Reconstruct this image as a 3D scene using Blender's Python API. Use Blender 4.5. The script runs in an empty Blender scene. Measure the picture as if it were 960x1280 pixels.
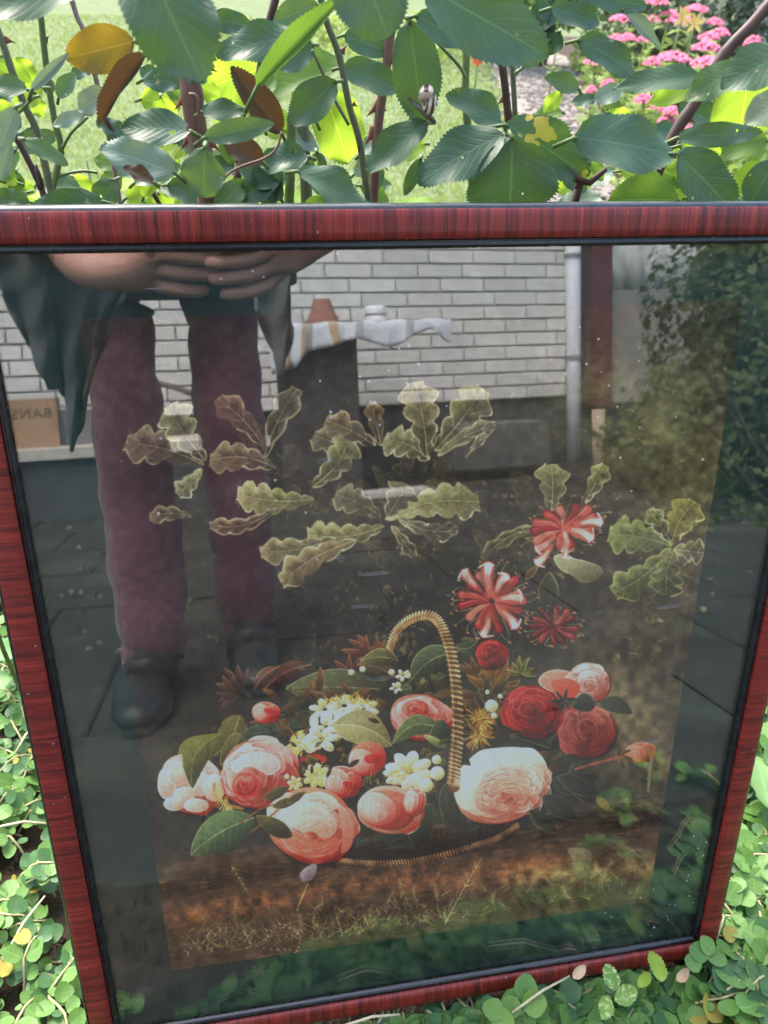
import bpy, bmesh, math, random
import numpy as np
from mathutils import Vector, Matrix
random.seed(7)
PR = np.random.default_rng(5)
rnd = random.Random(11)
SC = bpy.context.scene
C_ = SC.collection
# ---------------------------------------------------------------- camera (a phone held 0.7 m up, pitched down at the leaning picture)
CAM = Vector((-0.1154, -0.3127, 0.7071))
AR = Vector((.9845, -.1716, .0375)); AU = Vector((.0678, .5680, .8202)); AB = Vector((-.1620, -.8049, .5708))
cd = bpy.data.cameras.new('camera'); cam = bpy.data.objects.new('camera', cd); C_.objects.link(cam)
cam.matrix_world = Matrix(((AR.x, AU.x, AB.x, CAM.x), (AR.y, AU.y, AB.y, CAM.y), (AR.z, AU.z, AB.z, CAM.z), (0, 0, 0, 1)))
cd.sensor_fit = 'VERTICAL'; cd.sensor_height = 26 * 1280 / 1003.; cd.lens = 26
cd.clip_start = .005; cd.clip_end = 300
cd.dof.use_dof = True; cd.dof.focus_distance = .56; cd.dof.aperture_fstop = 12
SC.camera = cam
# ---------------------------------------------------------------- light: bright haze, the sun high behind the roses
SUN_EL, SUN_AZ = math.radians(58), math.radians(28)      # azimuth measured from +Y towards -X
w = bpy.data.worlds.new('World'); SC.world = w; w.use_nodes = True
nt = w.node_tree; sky = nt.nodes.new('ShaderNodeTexSky'); sky.sky_type = 'NISHITA'; sky.sun_disc = False
sky.sun_elevation = SUN_EL; sky.sun_rotation = -SUN_AZ; sky.air_density = 1.6; sky.dust_density = 3.5; sky.ozone_density = 1.2
bg = nt.nodes['Background']; nt.links.new(sky.outputs[0], bg.inputs[0]); bg.inputs[1].default_value = .15
sd = bpy.data.lights.new('sun', 'SUN'); sd.energy = 1.5; sd.angle = math.radians(28); sd.color = (1, .95, .86)
sun = bpy.data.objects.new('sun', sd); C_.objects.link(sun)
sdir = Vector((-math.sin(SUN_AZ) * math.cos(SUN_EL), math.cos(SUN_AZ) * math.cos(SUN_EL), math.sin(SUN_EL)))
sun.rotation_euler = sdir.to_track_quat('Z', 'Y').to_euler(); sun.location = sdir * 20
vs = SC.view_settings; vs.view_transform = 'Standard'; vs.look = 'None'; vs.gamma = 1; vs.exposure = 2.25
SC.cycles.max_bounces = 10; SC.cycles.transparent_max_bounces = 24
# ---------------------------------------------------------------- geometry helpers
TILT = math.radians(12.9)
UV_ = Vector((0, math.sin(TILT), math.cos(TILT))); NV = Vector((0, -math.cos(TILT), math.sin(TILT))); XV = Vector((1, 0, 0))
GZ = -.04                                           # ground level (the glass starts at z = 0)
def ray(px, py):
    return (AR * ((px - 480) / 1003.) - AU * ((py - 640) / 1003.) - AB).normalized()
def V(px, py, Y):                                   # what the photograph shows at a pixel, on the plane y = Y
    d = ray(px, py); return CAM + d * ((Y - CAM.y) / d.y)
def Vz(px, py, z):
    d = ray(px, py); return CAM + d * ((z - CAM.z) / d.z)
def mirror(px, py):
    d = ray(px, py); p = CAM + d * (-(CAM @ NV) / (d @ NV)); return p, d - NV * (2 * (d @ NV))
def R(px, py, Y):                                   # the same through the glass's reflection
    p, d = mirror(px, py); return p + d * ((Y - p.y) / d.y)
def Rz(px, py, z):
    p, d = mirror(px, py); return p + d * ((z - p.z) / d.z)
def pix(p):
    q = p - CAM; z = -(q @ AB); return 480 + 1003 * (q @ AR) / z, 640 - 1003 * (q @ AU) / z
def pixm(p):
    return pix(p - NV * (2 * (p @ NV)))
def smooth3(P, n):
    out = []
    for i in range(len(P) - 1):
        a, b, c, d = P[max(i - 1, 0)], P[i], P[i + 1], P[min(i + 2, len(P) - 1)]
        for k_ in range(n):
            t = k_ / n; out.append(.5 * ((b * 2) + (c - a) * t + (a * 2 - b * 5 + c * 4 - d) * t * t + (-a + b * 3 - c * 3 + d) * t ** 3))
    return out + [P[-1]]
class MB:
    def __init__(s): s.v = []; s.f = []; s.uv = []
    def face(s, idx, uv=None): s.f.append(idx); s.uv.append(uv)
    def add(s, vs_, fs, uvs=None):
        o = len(s.v); s.v += [tuple(p) for p in vs_]
        for i, f in enumerate(fs): s.f.append([o + k for k in f]); s.uv.append(uvs[i] if uvs else None)
    def box(s, c, d, rz=0, m=None):
        x, y, z = [k / 2 for k in d]; P = [Vector((a, b, e)) for e in (-z, z) for a, b in ((-x, -y), (x, -y), (x, y), (-x, y))]
        M = Matrix.Rotation(rz, 3, 'Z') if m is None else m
        s.add([Vector(c) + M @ p for p in P], [(3, 2, 1, 0), (4, 5, 6, 7), (0, 1, 5, 4), (1, 2, 6, 5), (2, 3, 7, 6), (3, 0, 4, 7)])
    def loft(s, rings, n=14, cap=True, fold=0., fr=5, seed=0., lock=None):
        """rings: (centre, rx, ry) along a path; fold adds cloth folds"""
        o = len(s.v); N = len(rings); ref = None; q = random.Random(seed)
        for i, (c, rx, ry) in enumerate(rings):
            a = Vector(rings[max(i - 1, 0)][0]); b = Vector(rings[min(i + 1, N - 1)][0]); t = (b - a).normalized()
            if lock is not None: ref = Vector(lock)
            elif ref is None: ref = Vector((1, 0, 0)) if abs(t.x) < .8 else Vector((0, 1, 0))
            x = (ref - t * (ref @ t)).normalized(); y = t.cross(x); ref = x
            for k in range(n):
                a_ = 2 * math.pi * k / n; w_ = 1 + fold * math.sin(fr * a_ + i * .5 + seed) + fold * .6 * math.sin(i * 1.7 + k * 1.3 + seed)
                s.v.append(tuple(Vector(c) + x * (rx * w_ * math.cos(a_)) + y * (ry * w_ * math.sin(a_))))
        for i in range(N - 1):
            for k in range(n):
                a_ = o + i * n + k; b_ = o + i * n + (k + 1) % n; s.f.append([a_, b_, b_ + n, a_ + n])
                s.uv.append(((k / n, i / N), ((k + 1) / n, i / N), ((k + 1) / n, (i + 1) / N), (k / n, (i + 1) / N)))
        if cap:
            s.f.append([o + k for k in range(n)][::-1]); s.uv.append(None); s.f.append([o + (N - 1) * n + k for k in range(n)]); s.uv.append(None)
    def sheet(s, G, th=0.):
        """grid of points -> surface, doubled to a thickness th"""
        n, m = len(G), len(G[0]); o = len(s.v)
        for r in G: s.v += [tuple(p) for p in r]
        nor = [[(Vector(G[min(i + 1, n - 1)][j]) - Vector(G[max(i - 1, 0)][j])).cross(Vector(G[i][min(j + 1, m - 1)]) - Vector(G[i][max(j - 1, 0)])).normalized() for j in range(m)] for i in range(n)]
        for i in range(n - 1):
            for j in range(m - 1):
                s.f.append([o + i * m + j, o + i * m + j + 1, o + (i + 1) * m + j + 1, o + (i + 1) * m + j])
                s.uv.append(((j / (m - 1), i / (n - 1)), ((j + 1) / (m - 1), i / (n - 1)), ((j + 1) / (m - 1), (i + 1) / (n - 1)), (j / (m - 1), (i + 1) / (n - 1))))
        if th:
            o2 = len(s.v)
            for i in range(n):
                for j in range(m): s.v.append(tuple(Vector(G[i][j]) + nor[i][j] * th))
            for i in range(n - 1):
                for j in range(m - 1):
                    a, b, c, d = [o2 + k for k in (i * m + j, i * m + j + 1, (i + 1) * m + j + 1, (i + 1) * m + j)]
                    s.f.append([d, c, b, a]); s.uv.append(s.uv[-1] and None)
            ed = [(0, j) for j in range(m)] + [(i, m - 1) for i in range(1, n)] + [(n - 1, j) for j in range(m - 2, -1, -1)] + [(i, 0) for i in range(n - 2, 0, -1)]
            for k in range(len(ed)):
                a = ed[k]; b = ed[(k + 1) % len(ed)]; ia, ib = a[0] * m + a[1], b[0] * m + b[1]
                s.f.append([o + ia, o2 + ia, o2 + ib, o + ib]); s.uv.append(None)
    def mesh(s, name, mat, smooth=True):
        me = bpy.data.meshes.new(name); me.from_pydata(s.v, [], s.f)
        if any(u for u in s.uv):
            L = me.uv_layers.new(name='UVMap'); dat = []
            for f, u in zip(s.f, s.uv):
                if u: dat += [c for p in u for c in p]
                else: dat += [0.0, 0.0] * len(f)
            L.data.foreach_set('uv', dat)
        for m in (mat if isinstance(mat, (list, tuple)) else [mat]): me.materials.append(m)
        if smooth: me.polygons.foreach_set('use_smooth', [True] * len(me.polygons))
        me.update(); return me
    def obj(s, name, mat, parent=None, smooth=True): return link(name, s.mesh(name, mat, smooth), parent)
def link(name, me, parent=None):
    o = bpy.data.objects.new(name, me); C_.objects.link(o)
    if parent is not None:
        o.parent = parent; o.matrix_parent_inverse = wm(parent).inverted()
    return o
def wm(o):
    m = o.matrix_basis.copy()
    if o.parent: m = wm(o.parent) @ o.matrix_parent_inverse @ m
    return m
def thing(name, label, cat, loc=(0, 0, 0), group=None):
    o = bpy.data.objects.new(name, None); C_.objects.link(o); o.location = loc; o.empty_display_size = .05
    return tag(o, label, cat, group)
def tag(o, label=None, cat=None, group=None, kind=None):
    if label: o['label'] = label
    if cat: o['category'] = cat
    if group: o['group'] = group
    if kind: o['kind'] = kind
    return o
# ---------------------------------------------------------------- material helpers
class NT:
    def __init__(s, name):
        s.m = bpy.data.materials.new(name); s.m.use_nodes = True; s.t = s.m.node_tree; s.p = s.t.nodes['Principled BSDF']; s.out = s.t.nodes['Material Output']
    def n(s, typ, ins=None, **kw):
        x = s.t.nodes.new('ShaderNode' + typ)
        for k, v in kw.items(): setattr(x, k, v)
        for k, v in (ins or {}).items():
            if isinstance(v, bpy.types.NodeSocket): s.t.links.new(v, x.inputs[k])
            else: x.inputs[k].default_value = v
        return x
    def L(s, a, b): s.t.links.new(a, b)
    def noise(s, vec, scale, detail=3, rough=.55, w=None):
        return s.n('TexNoise', {'Vector': vec, 'Scale': scale, 'Detail': detail, 'Roughness': rough}).outputs[0]
    def ramp(s, fac, stops, interp='LINEAR'):
        r = s.n('ValToRGB', {'Fac': fac}); e = r.color_ramp; e.interpolation = interp
        while len(e.elements) < len(stops): e.elements.new(.5)
        for k, (p, c) in enumerate(stops): e.elements[k].position = p; e.elements[k].color = (c[0], c[1], c[2], 1) if not isinstance(c, (int, float)) else (c, c, c, 1)
        return r.outputs[0]
    def mix(s, f, a, b, mode='MIX'):
        x = s.n('Mix', data_type='RGBA', blend_type=mode)
        for k, v in ((0, f), (6, a), (7, b)):
            if isinstance(v, bpy.types.NodeSocket): s.L(v, x.inputs[k])
            elif k: x.inputs[k].default_value = (v[0], v[1], v[2], 1)
            else: x.inputs[k].default_value = v
        return x.outputs[2]
    def math(s, op, a, b=0., c=None):
        x = s.n('Math', operation=op)
        for k, v in enumerate((a, b) if c is None else (a, b, c)):
            if isinstance(v, bpy.types.NodeSocket): s.L(v, x.inputs[k])
            else: x.inputs[k].default_value = v
        return x.outputs[0]
    def coord(s, k='Object'): return s.n('TexCoord').outputs[k]
    def map(s, v, scale=(1, 1, 1), loc=(0, 0, 0), rot=(0, 0, 0)): return s.n('Mapping', {'Vector': v, 'Scale': scale, 'Location': loc, 'Rotation': rot}).outputs[0]
    def bump(s, h, strength=.3, dist=.002): s.L(s.n('Bump', {'Height': h, 'Strength': strength, 'Distance': dist}).outputs[0], s.p.inputs['Normal'])
    def set(s, col=None, rough=.6, spec=.5, metal=0, coat=0):
        if isinstance(col, bpy.types.NodeSocket): s.L(col, s.p.inputs['Base Color'])
        elif col is not None: s.p.inputs['Base Color'].default_value = (col[0], col[1], col[2], 1)
        if isinstance(rough, bpy.types.NodeSocket): s.L(rough, s.p.inputs['Roughness'])
        else: s.p.inputs['Roughness'].default_value = rough
        s.p.inputs['Specular IOR Level'].default_value = spec; s.p.inputs['Metallic'].default_value = metal; s.p.inputs['Coat Weight'].default_value = coat
        return s.m
def mottled(name, a, b, scale=8, rough=.7, bump=.3, dist=.003, spec=.4, detail=4, coords='Object'):
    k = NT(name); v = k.coord(coords); n = k.noise(v, scale, detail, .6); k.bump(k.noise(v, scale * 4, 3), bump, dist)
    return k.set(k.ramp(n, [(.3, a), (.7, b)]), rough, spec)
def leafmat(name, a, b, trans, tf=.4, rough=.42, veins=True, spots=None, holes=0, rand=.4, spec=.5, nv=8.):
    """leaf: UV u across (0..1, midrib .5), v along"""
    a, b, trans = [[c * .8 for c in q] for q in (a, b, trans)]
    k = NT(name); uv = k.coord('UV'); sx = k.n('SeparateXYZ', {'Vector': uv}); u, v = sx.outputs[0], sx.outputs[1]
    ob = k.coord('Object'); n = k.noise(ob, 45, 4, .6)
    col = k.ramp(n, [(.3, a), (.72, b)])
    au = k.math('ABSOLUTE', k.math('SUBTRACT', u, .5))
    if veins:
        sv = k.math('ABSOLUTE', k.math('SUBTRACT', k.math('FRACT', k.math('ADD', k.math('SUBTRACT', k.math('MULTIPLY', v, nv), k.math('MULTIPLY', au, nv * .62)), k.math('MULTIPLY', k.noise(ob, 28, 2), 1.1))), .5))
        side = k.math('LESS_THAN', sv, .045); mid = k.math('LESS_THAN', au, .014)
        vn = k.math('MAXIMUM', k.math('MULTIPLY', side, .35), mid)
        col = k.mix(k.math('MULTIPLY', vn, .38), col, [min(1, c * 1.9 + .03) for c in b])
        hgt = k.math('ADD', k.math('MULTIPLY', k.math('MINIMUM', k.math('MULTIPLY', sv, 5.), 1.), .8), k.math('MULTIPLY', k.noise(ob, 160, 2), .5))
        k.bump(hgt, .22, .0006)
    if spots is not None:
        s1 = k.math('GREATER_THAN', k.noise(ob, spots[1], 3, .7), spots[2]); col = k.mix(k.math('MULTIPLY', s1, spots[3] if len(spots) > 3 else .8), col, spots[0])
    oi = k.n('ObjectInfo').outputs['Random']
    col = k.mix(k.math('MULTIPLY', oi, rand), col, (b[0] * 1.9 + .01, b[1] * 1.45 + .01, b[2] * .95))
    k.set(col, rough + .06, spec * .62)
    tc = k.mix(.35, trans, col)
    if veins: tc = k.mix(k.math('MULTIPLY', vn, .55), tc, [min(1, c * 1.5) for c in trans])
    tr = k.n('BsdfTranslucent', {'Color': tc}); mx = k.n('MixShader', {0: tf}); k.L(k.p.outputs[0], mx.inputs[1]); k.L(tr.outputs[0], mx.inputs[2]); sh = mx
    if holes:
        hl = k.math('GREATER_THAN', k.noise(ob, holes, 1, .4), .775); hx = k.n('MixShader', {0: hl}); k.L(mx.outputs[0], hx.inputs[1]); k.L(k.n('BsdfTransparent').outputs[0], hx.inputs[2]); sh = hx
    k.L(sh.outputs[0], k.out.inputs[0])
    return k.m
PRINT_VEIL, PRINT_GAIN, GLASS_F0 = .0, 2.9, .095
# ---------------------------------------------------------------- the printed still life (flat print, drawn in numpy)
PX0, PY0, PX1, PY1, PS = 88., 368., 944., 1230., 1.5
class Canvas:
    def __init__(s):
        s.w = int((PX1 - PX0) * PS); s.h = int((PY1 - PY0) * PS)
        s.im = np.zeros((s.h, s.w, 3), np.float32)
        s.n1 = s.noise(6, 1.0); s.n2 = s.noise(22, 1.0); s.n3 = s.noise(90, 1.0); s.n4 = s.noise(260, 1.0)
    def noise(s, k, a):
        kh = int(k * s.h / s.w) + 3
        g = PR.random((kh, k + 3)).astype(np.float32) * 2 - 1
        y = np.linspace(0, kh - 2.01, s.h); x = np.linspace(0, k + .99, s.w)
        yi = y.astype(int); xi = x.astype(int); fy = (y - yi)[:, None]; fx = (x - xi)[None]
        fy = fy * fy * (3 - 2 * fy); fx = fx * fx * (3 - 2 * fx)
        return ((g[yi][:, xi] * (1 - fx) + g[yi][:, xi + 1] * fx) * (1 - fy) + (g[yi + 1][:, xi] * (1 - fx) + g[yi + 1][:, xi + 1] * fx) * fy) * a
    def box(s, P, m):
        x0 = max(0, int(P[:, 0].min() - m)); x1 = min(s.w, int(P[:, 0].max() + m) + 2)
        y0 = max(0, int(P[:, 1].min() - m)); y1 = min(s.h, int(P[:, 1].max() + m) + 2)
        return x0, y0, x1, y1
def cv(p): return (np.array(p, float) - (PX0, PY0)) * PS
def smooth(P, n=6, closed=False):
    P = np.array(P, float); N = len(P); out = []
    for i in range(N if closed else N - 1):
        if closed: a, b, c, d = P[i - 1], P[i], P[(i + 1) % N], P[(i + 2) % N]
        else: a, b, c, d = P[max(i - 1, 0)], P[i], P[i + 1], P[min(i + 2, N - 1)]
        for k in range(n):
            t = k / n
            out.append(.5 * ((2 * b) + (c - a) * t + (2 * a - 5 * b + 4 * c - d) * t * t + (3 * b - a - 3 * c + d) * t ** 3))
    if not closed: out.append(P[-1])
    return np.array(out)
def sdf(P, X, Y):
    d = np.full(X.shape, 1e9, np.float32); ins = np.zeros(X.shape, bool)
    N = len(P)
    for i in range(N):
        ax, ay = P[i]; bx, by = P[(i + 1) % N]; ex, ey = bx - ax, by - ay
        wx = X - ax; wy = Y - ay
        t = np.clip((wx * ex + wy * ey) / (ex * ex + ey * ey + 1e-9), 0, 1)
        d = np.minimum(d, (wx - ex * t) ** 2 + (wy - ey * t) ** 2)
        if ay != by:
            c = ((ay <= Y) != (by <= Y)) & (X < ax + (Y - ay) * ex / (by - ay)); ins ^= c
    d = np.sqrt(d); return np.where(ins, d, -d)
def blob(C, pts, col, col2=None, gdir=(-.5, -.8), rim=None, rw=2., soft=.8, inner=None, iw=8., alpha=1., n=5, closed=True, streak=.12, sm=True):
    """a brush-filled shape: colour runs from col (lit end) to col2 along gdir, edge lit with rim, inner tone inside"""
    P = cv(pts); P = smooth(P, n, True) if sm else P
    x0, y0, x1, y1 = C.box(P, 3)
    if x1 <= x0 or y1 <= y0: return
    Y, X = np.mgrid[y0:y1, x0:x1].astype(np.float32)
    X = X + C.n3[y0:y1, x0:x1] * .9; Y = Y + C.n2[y0:y1, x0:x1] * .9
    d = sdf(P, X, Y)
    a = np.clip(d / soft + .5, 0, 1) * alpha
    c = P.mean(0); g = np.array(gdir, float); g /= np.linalg.norm(g) + 1e-9
    pr = (P - c) @ g; lo, hi = pr.min(), pr.max()
    t = np.clip((((X - c[0]) * g[0] + (Y - c[1]) * g[1]) - lo) / (hi - lo + 1e-6), 0, 1)[..., None]
    col = np.array(col, np.float32); col2 = col * .6 if col2 is None else np.array(col2, np.float32)
    o = col2 + (col - col2) * (t * t * (3 - 2 * t))
    if inner is not None:
        k = np.clip(d / (iw * PS), 0, 1)[..., None]; o = o + (np.array(inner, np.float32) - o) * k * .8
    if rim is not None:
        k = (np.clip(1 - d / (rw * PS), 0, 1) * np.clip(.3 + 1.3 * (t[..., 0] - .35) + 1.5 * C.n2[y0:y1, x0:x1], 0.03, 1))[..., None]
        o = o + (np.array(rim, np.float32) - o) * k
    o = o * (1 + streak * .7 * C.n4[y0:y1, x0:x1, None] + streak * .25 * C.n3[y0:y1, x0:x1, None])
    r = C.im[y0:y1, x0:x1]; r += (o - r) * a[..., None]
def stroke(C, pts, w0, w1, col, alpha=1., col2=None, n=6):
    P = smooth(cv(pts), n) if len(pts) > 2 else cv(pts)
    x0, y0, x1, y1 = C.box(P, max(w0, w1) * PS + 2)
    if x1 <= x0 or y1 <= y0: return
    Y, X = np.mgrid[y0:y1, x0:x1].astype(np.float32); best = np.full(X.shape, -1e9, np.float32); bt = np.zeros(X.shape, np.float32)
    N = len(P) - 1
    for i in range(N):
        a_ = P[i]; e = P[i + 1] - a_
        t = np.clip(((X - a_[0]) * e[0] + (Y - a_[1]) * e[1]) / (e @ e + 1e-9), 0, 1)
        T_ = (i + t) / N; w = (w0 + (w1 - w0) * T_) * PS * .5
        q = w - np.sqrt((X - a_[0] - e[0] * t) ** 2 + (Y - a_[1] - e[1] * t) ** 2)
        m = q > best; best = np.where(m, q, best); bt = np.where(m, T_, bt)
    a = np.clip(best + .5, 0, 1) * alpha * np.clip(.8 + .5 * C.n3[y0:y1, x0:x1], .2, 1)
    col = np.array(col, np.float32); c2 = col if col2 is None else np.array(col2, np.float32)
    o = col + (c2 - col) * bt[..., None]
    r = C.im[y0:y1, x0:x1]; r += (o - r) * a[..., None]
def axes(b, t):
    b = np.array(b, float); t = np.array(t, float); L = np.linalg.norm(t - b); u = (t - b) / L
    return b, u, np.array((-u[1], u[0])), L
def pleaf(C, b, t, w, col, col2, rim, bend=0., vein=None, nv=7, alpha=1., rw=1.6, sharp=1.):
    b, u, v, L = axes(b, t); K = 12
    mid = lambda s: b + u * L * s + v * bend * L * math.sin(math.pi * s)
    f = lambda s: w * .5 * (math.sin(math.pi * s ** .85)) ** (.75 * sharp)
    l = [mid(i / K) + v * f(i / K) for i in range(K + 1)]; r = [mid(i / K) - v * f(i / K) for i in range(K, -1, -1)][1:-1]
    blob(C, l + r, col, col2, rim=rim, rw=rw, n=3, alpha=alpha)
    half = [mid(i / K) for i in range(K + 1)] + r     # one half a tone darker
    blob(C, half, np.array(col) * .72, np.array(col2) * .8, n=2, alpha=.55 * alpha)
    if vein is not None:
        stroke(C, [mid(s / 6) for s in range(7)], 1.5, .7, vein, .8 * alpha)
        for i in range(1, nv):
            s = i / nv
            for sg in (-1, 1):
                stroke(C, [mid(s), mid(min(s + .14, 1)) + v * sg * f(min(s + .1, 1)) * .8], .9, .5, vein, .3 * alpha)
def oak(C, b, t, w, col, col2, rim, bend=0., lobes=4, alpha=1., ra=1.):
    col = np.array(col) * (1.34, 1.26, 1.2); col2 = np.array(col2) * (1.25, 1.18, 1.12); rim = np.array(rim) * (.92, .88, .88)
    b, u, v, L = axes(b, t); K = lobes * 8
    mid = lambda s: b + u * L * s + v * bend * L * math.sin(math.pi * s)
    ph = PR.random() * .2
    def f(s, sg):
        env = (s ** .65) * (1 - max(0, s - .8) * 3.2) * 1.15
        lob = .5 + .5 * abs(math.sin((s * lobes + ph + (.12 if sg > 0 else 0)) * math.pi)) ** .6
        return w * .5 * max(env, 0) * lob + 1
    l = [mid(i / K) + v * f(i / K, 1) for i in range(K + 1)]; r = [mid(i / K) - v * f(i / K, -1) for i in range(K, -1, -1)]
    blob(C, l + r, col * 1.1, col2 * 1.1, rim=rim * .8, rw=3.2, inner=col2 * .85, iw=w * .30, n=1, sm=False, alpha=alpha, streak=.25)
    blob(C, [mid(i / K) for i in range(K + 1)] + r, np.array(col) * .8, np.array(col2) * .8, n=1, sm=False, alpha=.5 * alpha)
    for S_ in (l, r):           # broken light rims on the lobes
        i = 0
        while i < len(S_) - 4:
            k = int(PR.integers(4, 9)); seg = S_[i:i + k + 1]
            if PR.random() < .62 and len(seg) > 2: stroke(C, seg, 2.8, .8, rim, ra * alpha * PR.uniform(.6, 1.1), n=2)
            i += k
    stroke(C, [mid(s / 6) for s in range(7)], 1.8, .8, rim, .6 * alpha * ra)
    for i in range(1, lobes + 1):
        s = (i - .4) / (lobes + .3)
        for sg in (-1, 1):
            stroke(C, [mid(s), mid(min(s + .13, 1)) + v * sg * w * .3], 1., .4, rim, .4 * alpha * ra)
            for q_ in range(3): a_ = mid(min(s + .05 * q_, 1)) + v * sg * w * (.08 + .07 * q_); stroke(C, [a_, a_ + u * L * .09 + v * sg * w * .06], 2.2, .8, rim * .8, .22 * alpha)
def petal(C, c, r1, r2, a0, a1, squash, rot, col, col2, rim, rw=2., wob=.07):
    """one rose petal: the band between radii r1..r2 over angles a0..a1 of a squashed disc"""
    cr, sr = math.cos(rot), math.sin(rot)
    def q(r, a):
        x = r * math.cos(a); y = r * math.sin(a) * squash
        return (c[0] + x * cr - y * sr, c[1] + x * sr + y * cr)
    K = 9; out = []
    for i in range(K + 1):
        a = a0 + (a1 - a0) * i / K; e = math.sin(math.pi * i / K) ** .35
        out.append(q(r1 + (r2 - r1) * e * (1 + PR.normal() * wob), a))
    inn = [q(r1 * (.86 + .1 * math.sin(math.pi * i / K)), a1 + (a0 - a1) * i / K) for i in range(1, K, 2)]
    blob(C, out + inn, col, col2, gdir=(math.cos((a0 + a1) / 2 + rot), math.sin((a0 + a1) / 2 + rot)), rim=rim, rw=rw, n=3, soft=1.4)
def rose(C, c, R, squash, rot, opn, pal, rings=5, seed=0, light=(-.5, -.85)):
    """pal: pale, mid, deep, rim.  opn: offset of the heart from the centre (in R)"""
    pale, mid, deep, rim = [np.array(k, float) for k in pal]
    L = np.array(light) / np.linalg.norm(light)
    blob(C, [(c[0] + R * (1 + .05 * math.sin(3 * a + seed)) * (math.cos(a) * math.cos(rot) - squash * math.sin(a) * math.sin(rot)), c[1] + R * (math.cos(a) * math.sin(rot) + squash * math.sin(a) * math.cos(rot))) for a in np.linspace(0, 6.283, 17)[:-1]], mid, deep * .85, n=3)
    for k in range(rings):
        f = k / (rings - .0); r2 = R * (1.03 - f * .92); r1 = r2 * .46
        cc = (c[0] + opn[0] * R * f, c[1] + opn[1] * R * f)
        m = 5 if k < rings - 2 else 3; a = seed * 1.3 + k * 1.1 + PR.uniform(-.4, .4)
        for j in range(m):
            a0 = a + (j + PR.uniform(-.22, .22)) * 6.283 / m; a1 = a0 + 6.283 / m * PR.uniform(1.15, 1.75)
            d = np.array((math.cos((a0 + a1) / 2 + rot), math.sin((a0 + a1) / 2 + rot))) @ L
            lit = min(max(.55 + .5 * d - .15 * f + PR.normal() * .1, 0), 1)
            heart = min(1, max(0, (f - .45) * 2.))
            colo = mid + (pale - mid) * lit; colo = colo + (deep - colo) * heart * .75; colo = colo * (.86 + .28 * PR.random())
            colr = colo * .8 + deep * .2
            petal(C, (cc[0] + PR.normal() * R * .03, cc[1] + PR.normal() * R * .03), r1, r2 * PR.uniform(.88, 1.03), a0, a1, squash, rot, colo, colo * .22 + deep * .5, rim * (.75 + .25 * lit), rw=1.3 + R * .02)
    for k in range(12):                 # soft shadow crescents under petal edges
        a0 = PR.uniform(0, 6.28); r_ = R * PR.uniform(.25, .85); f = 1 - r_ / R
        q = lambda a, rr: (c[0] + opn[0] * R * f + rr * (math.cos(a) * math.cos(rot) - squash * math.sin(a) * math.sin(rot)), c[1] + opn[1] * R * f + rr * (math.cos(a) * math.sin(rot) + squash * math.sin(a) * math.cos(rot)))
        stroke(C, [q(a0, r_), q(a0 + .3, r_ * 1.04), q(a0 + .65, r_ * .98)], R * .13, R * .02, deep * .8, .30); stroke(C, [q(a0, r_ * 1.07), q(a0 + .3, r_ * 1.12), q(a0 + .65, r_ * 1.04)], 2.2, .7, rim, .65)
    shade(C, c, R * 1.08, squash, rot, L)
    for k in range(60):                 # fine brush lines across and along the petals
        r_ = R * PR.uniform(.3, .95); a0 = PR.uniform(0, 6.28); a1 = a0 + PR.uniform(.15, .5); f = 1 - r_ / R
        pts = [(c[0] + opn[0] * R * f + r_ * (math.cos(a) * math.cos(rot) - squash * math.sin(a) * math.sin(rot)), c[1] + opn[1] * R * f + r_ * (math.cos(a) * math.sin(rot) + squash * math.sin(a) * math.cos(rot))) for a in (a0, (a0 + a1) / 2, a1)]
        stroke(C, pts, .5, 1.1, rim if PR.random() < .6 else deep, .25)
def shade(C, c, R, squash, rot, L=(-.5, -.85)):
    P = cv([(c[0] - R, c[1] - R), (c[0] + R, c[1] + R)]); x0, y0, x1, y1 = C.box(P, 1)
    if x1 <= x0 or y1 <= y0: return
    Y, X = np.mgrid[y0:y1, x0:x1].astype(np.float32); cc = cv(c); dx = (X - cc[0]) / (R * PS); dy = (Y - cc[1]) / (R * PS)
    u = dx * math.cos(rot) + dy * math.sin(rot); v = (-dx * math.sin(rot) + dy * math.cos(rot)) / squash
    q = u * u + v * v; m = np.clip((1.02 - q) * 12, 0, 1); k = np.clip(.45 - (dx * L[0] + dy * L[1]) * .75, 0, 1)
    dk = (m * k * k * .62)[..., None]; r = C.im[y0:y1, x0:x1]; r *= 1 - dk * np.array((.55, 1.05, 1.1))
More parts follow.
